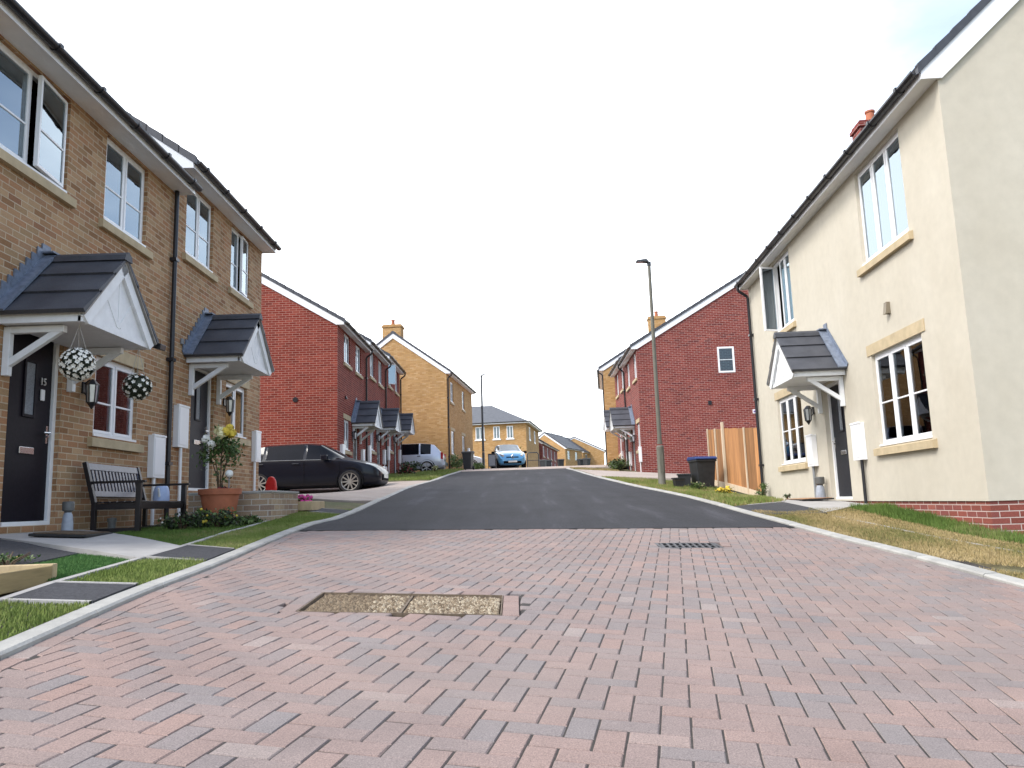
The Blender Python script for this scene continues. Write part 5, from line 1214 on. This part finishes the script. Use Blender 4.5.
def timber_box():
    z = L1(-3.15, 4.9) - .02; r = empty('timber_planter', None, (-3.33, 4.62, z), R_(5)); tag(r, 'low weathered timber planter edge with a pale cut end at the left', 'planter')
    b = MB(); b.box(.20, .27, -1.2, .73, 0, .125); b.build('side_board', M['sleeper'], r, bevel=.006); b = MB(); b.box(-.25, .27, .735, .80, 0, .135); b.build('end_board', M['sleeper_end'], r, bevel=.006)
    b = MB(); b.box(-.25, .2, -1.2, .73, -.02, .08); b.build('soil', M['soil'], r)
timber_box()
def brick_planter():
    r = empty('brick_planter', None, (-3.71, 11.37, 0)); tag(r, 'low buff brick planter wall with a pale coping before the black car', 'planter')
    b = MB(); x0, x1, y0, y1 = -.75, .38, -.6, .72; t = .11; z0, z1 = -.35, .24
    b.box(x0, x1, y0, y0 + t, z0, z1); b.box(x1 - t, x1, y0 + t, y1, z0, z1); b.box(x0, x1 - t, y1 - t, y1, z0, z1); b.build('wall', M['planterb'], r)
    b = MB(); o = .015; b.box(x0, x1 + o, y0 - o, y0 + t + o, z1, z1 + .03); b.box(x1 - t - o, x1 + o, y0 + t + o + .002, y1 - t - o - .002, z1, z1 + .03); b.box(x0, x1 + o, y1 - t - o, y1 + o, z1, z1 + .03); b.build('coping', M['kerb'], r, bevel=.005)
    b = MB(); b.box(x0, x1 - t - .002, y0 + t + .002, y1 - t - .002, z0, z1 - .05); b.build('soil', M['soil'], r)
brick_planter()
def rose_pot():
    r = empty('terracotta_pot', None, (-3.9, 10.42, -.085)); r.scale = (.86, .86, 1); tag(r, 'large terracotta pot at the end of the brick planter, holding the rose tree', 'pot'); b = MB()
    b.lathe([(.001, 0), (.21, 0), (.225, .03), (.285, .30), (.285, .31)], n=26); b.build('body', M['terra'], r, smooth=True); b = MB(); b.lathe([(.285, .31), (.315, .31), (.322, .385), (.29, .385), (.275, .33), (.001, .33)], n=26); b.build('rim', M['terra'], r, smooth=True)
    b = MB(); b.lathe([(.001, .345), (.275, .335)], n=20); b.build('soil', M['soil'], r)
    r2 = empty('rose_tree', None, (-3.9, 10.42, .25)); r2.scale = (.74, .74, .82); tag(r2, 'small rose tree with pale yellow and white blooms growing from the terracotta pot', 'plant'); b = MB()
    tips = []
    for (dx, dy, hx) in ((-.10, -.06, .78), (.02, .0, .92), (.12, .05, .80), (.16, -.05, .7), (-.02, .08, .84), (-.2, 0, .74)):
        b.tube([(dx * .15, dy * .15, 0), (dx * .3, dy * .4, hx * .35), (dx * .8, dy, hx * .7), (dx * 1.5, dy * 1.5, hx)], [.013, .011, .008, .005], 6); tips.append((dx * 1.5, dy * 1.5, hx))
    b.build('stem', M['stem'], r2); b = MB(); pts = []
    for _ in range(900):
        c = random.choice(tips); f = random.random(); pts.append((c[0] * .9 + .02 + rng.normal() * .075, c[1] + rng.normal() * .09, c[2] - .10 + rng.normal() * .10))
    for _ in range(60): pts.append((rng.normal() * .06, rng.normal() * .06, random.uniform(.1, .55)))
    b.leaves(pts, .036, mis=[0, 1, 1]); b.build('foliage', [M['leaf2'], M['leaf']], r2)
    def bloom(c, R, mat):
        b = MB(); b.ball(c, R * .75, 10, 7)
        for k in range(26):
            d = Vector(rng.normal(size=3)).normalized(); a = d.orthogonal().normalized(); e = d.cross(a); p = Vector(c) + d * R * .72; s_ = R * .55
            b.add([p - a * s_, p - e * s_ + d * .012, p + a * s_ + d * .02, p + e * s_ + d * .012], [(0, 1, 2, 3)])
        b.build('bloom', M[mat], r2)
    bloom((-.24, -.1, .86), .075, 'pet_white'); bloom((-.13, -.14, .76), .075, 'pet_white')
    for c in ((.0, -.05, .99), (.10, -.1, .97), (.2, -.04, .95), (.14, .02, 1.03), (.05, -.12, .93), (-.05, -.02, 1.0)): bloom(c, .08, 'pet_cream' if c[0] < .1 else 'pet_yel')
rose_pot()
shrub('bedding_plant', (-3.82, 10.38, .25), (.12, .1, .05), 220, .024, ['pet_red', 'leafd'], 'small dull red bedding flowers at the foot of the rose tree', 'plant')
r = empty('solar_light', None, (-3.77, 10.38, .25)); tag(r, 'white globe on a thin stake beside the rose tree', 'garden light'); b = MB(); b.tube([(0, 0, -.2), (0, 0, .20)], .008, 6); b.build('stake', M['greyp'], r); b = MB(); b.ball((0, 0, .245), .052); b.build('globe', M['white_glow'], r, smooth=True)
r = empty('toy_seat', None, (-3.56, 11.5, .21), R_(70)); tag(r, 'small red rounded plastic seat back sticking up behind the brick planter', 'toy'); b = MB()
b.prism([(-.09, .0), (.09, .0), (.095, .12), (.08, .21), (.045, .265), (.0, .28), (-.045, .265), (-.08, .21), (-.095, .12)], 0, -.02, .02); b.build('backrest', M['redp'], r, bevel=.015, weld=True); b = MB(); b.prism([(-.10, -.03), (.10, -.03), (.10, .0), (-.10, .0)], 0, -.18, .04); b.build('seat', M['redp'], r, bevel=.01)
r = empty('flower_box', None, (-3.38, 12.6, L1(-3.38, 12.6) + .02)); tag(r, 'low timber edged bed of magenta flowers beside the driveway', 'flower bed'); b = MB()
b.box(-.28, .24, -.40, -.34, -.03, .11); b.box(.18, .24, -.339, .40, -.03, .11); b.box(-.28, .179, .34, .40, -.03, .11); b.build('edging', M['sleeper_end'], r, bevel=.008); b = MB(); b.box(-.28, .178, -.338, .338, -.05, .06); b.build('soil', M['soil'], r)
shrub('bedding_plant', (-3.43, 12.56, L1(-3.43, 12.6) + .08), (.2, .27, .07), 420, .026, ['leaf2', 'leaf'], 'magenta flowers massed in the timber edged bed by the driveway', 'plant', None, ('pet_pink', 110, .028))
# far street things
r = empty('hoop_rail', None, (.98, 60, float(Rz(60)))); tag(r, 'black metal hoop rail beyond the blue car, before the hipped roof house', 'railing'); b = MB(); b.tube([(0, 0, -.2), (0, 0, 1.15), (.12, 0, 1.3), (.75, 0, 1.3), (.87, 0, 1.15), (.87, 0, -.2)], .04, 8); b.build('hoop', M['black'], r, smooth=True); b = MB(); b.tube([(0, 0, .7), (.87, 0, .7)], .025, 8); b.build('cross_bar', M['black'], r)
r = empty('sign_board', None, (-1.28, 44.6, float(Rz(44.6))), R_(6)); tag(r, 'small black framed pale board standing between the slim lamp post and blue car', 'sign'); b = MB()
b.box(-.22, -.18, -.02, .02, -.05, .85); b.box(.18, .22, -.02, .02, -.05, .85); b.box(-.18, .18, -.02, .02, .78, .85); b.box(-.18, .18, -.02, .02, .12, .17); b.build('frame', M['black'], r); b = MB(); b.box(-.18, .18, -.008, .008, .17, .78); b.build('panel', M['greyp'], r)
# ------------------------------------------------------------------ camera, sky, sun
cam = bpy.data.cameras.new('camera'); co = bpy.data.objects.new('camera', cam); COL.objects.link(co); SC.camera = co
cam.sensor_width = 36; cam.lens = 783 / 1024 * 36; cam.clip_start = .05; cam.clip_end = 6000
p, ro = R_(8.6), R_(1.85)
f = Vector((0, math.cos(p), math.sin(p))); r0 = Vector((1, 0, 0)); u0 = r0.cross(f); Rv = math.cos(ro) * r0 - math.sin(ro) * u0; U = math.cos(ro) * u0 + math.sin(ro) * r0
co.matrix_world = Matrix(((Rv.x, U.x, -f.x, 0), (Rv.y, U.y, -f.y, 0), (Rv.z, U.z, -f.z, 0), (0, 0, 0, 1)))
SUN = Vector((-.56, -.42, .72)).normalized(); elev = math.asin(SUN.z); az = math.atan2(SUN.x, SUN.y)
sl = bpy.data.lights.new('sun', 'SUN'); sl.energy = 1.15; sl.angle = R_(16); sl.color = (1, .955, .89); so = bpy.data.objects.new('sun', sl); COL.objects.link(so)
so.rotation_euler = (-SUN).to_track_quat('-Z', 'Y').to_euler()
W = bpy.data.worlds.new('World'); SC.world = W; W.use_nodes = True; nt = W.node_tree; bg = nt.nodes['Background']
sky = nt.nodes.new('ShaderNodeTexSky'); sky.sky_type = 'NISHITA'; sky.sun_disc = False; sky.sun_elevation = elev; sky.sun_rotation = az; sky.air_density = 1.0; sky.dust_density = 1.0
tc = nt.nodes.new('ShaderNodeTexCoord'); nz = nt.nodes.new('ShaderNodeTexNoise'); nz.inputs['Scale'].default_value = 2.2; nz.inputs['Detail'].default_value = 7; nz.inputs['Roughness'].default_value = .55
mp = nt.nodes.new('ShaderNodeMapping'); mp.inputs['Scale'].default_value = (1, 1, 2.2); nt.links.new(tc.outputs['Generated'], mp.inputs[0]); nt.links.new(mp.outputs[0], nz.inputs['Vector'])
# cloud cover: thickest ahead over the street, thinning to the right and overhead
dt = nt.nodes.new('ShaderNodeVectorMath'); dt.operation = 'DOT_PRODUCT'; dv = Vector((-.75, .5, -.3)).normalized(); dt.inputs[1].default_value = dv; nt.links.new(tc.outputs['Generated'], dt.inputs[0])
def wm(op, a, b_):
    n = nt.nodes.new('ShaderNodeMath'); n.operation = op
    for i, x in enumerate((a, b_)):
        if isinstance(x, (int, float)): n.inputs[i].default_value = x
        else: nt.links.new(x, n.inputs[i])
    return n.outputs[0]
cov = wm('ADD', wm('MULTIPLY', dt.outputs['Value'], .42), wm('ADD', wm('MULTIPLY', nz.outputs['Fac'], .5), .25))
cr = nt.nodes.new('ShaderNodeMapRange'); cr.interpolation_type = 'SMOOTHSTEP'; nt.links.new(cov, cr.inputs[0]); cr.inputs[1].default_value = .36; cr.inputs[2].default_value = .72; cr.inputs[3].default_value = .14; cr.inputs[4].default_value = 1.0
mx = nt.nodes.new('ShaderNodeMix'); mx.data_type = 'RGBA'; nt.links.new(cr.outputs[0], mx.inputs[0]); nt.links.new(sky.outputs[0], mx.inputs[6]); mx.inputs[7].default_value = (10.5, 10.8, 11.2, 1)
nt.links.new(mx.outputs[2], bg.inputs['Color']); bg.inputs['Strength'].default_value = .1
SC.view_settings.view_transform = 'Standard'; SC.view_settings.look = 'None'; SC.view_settings.exposure = 1.55; SC.view_settings.gamma = 1
SC.render.engine = 'CYCLES'
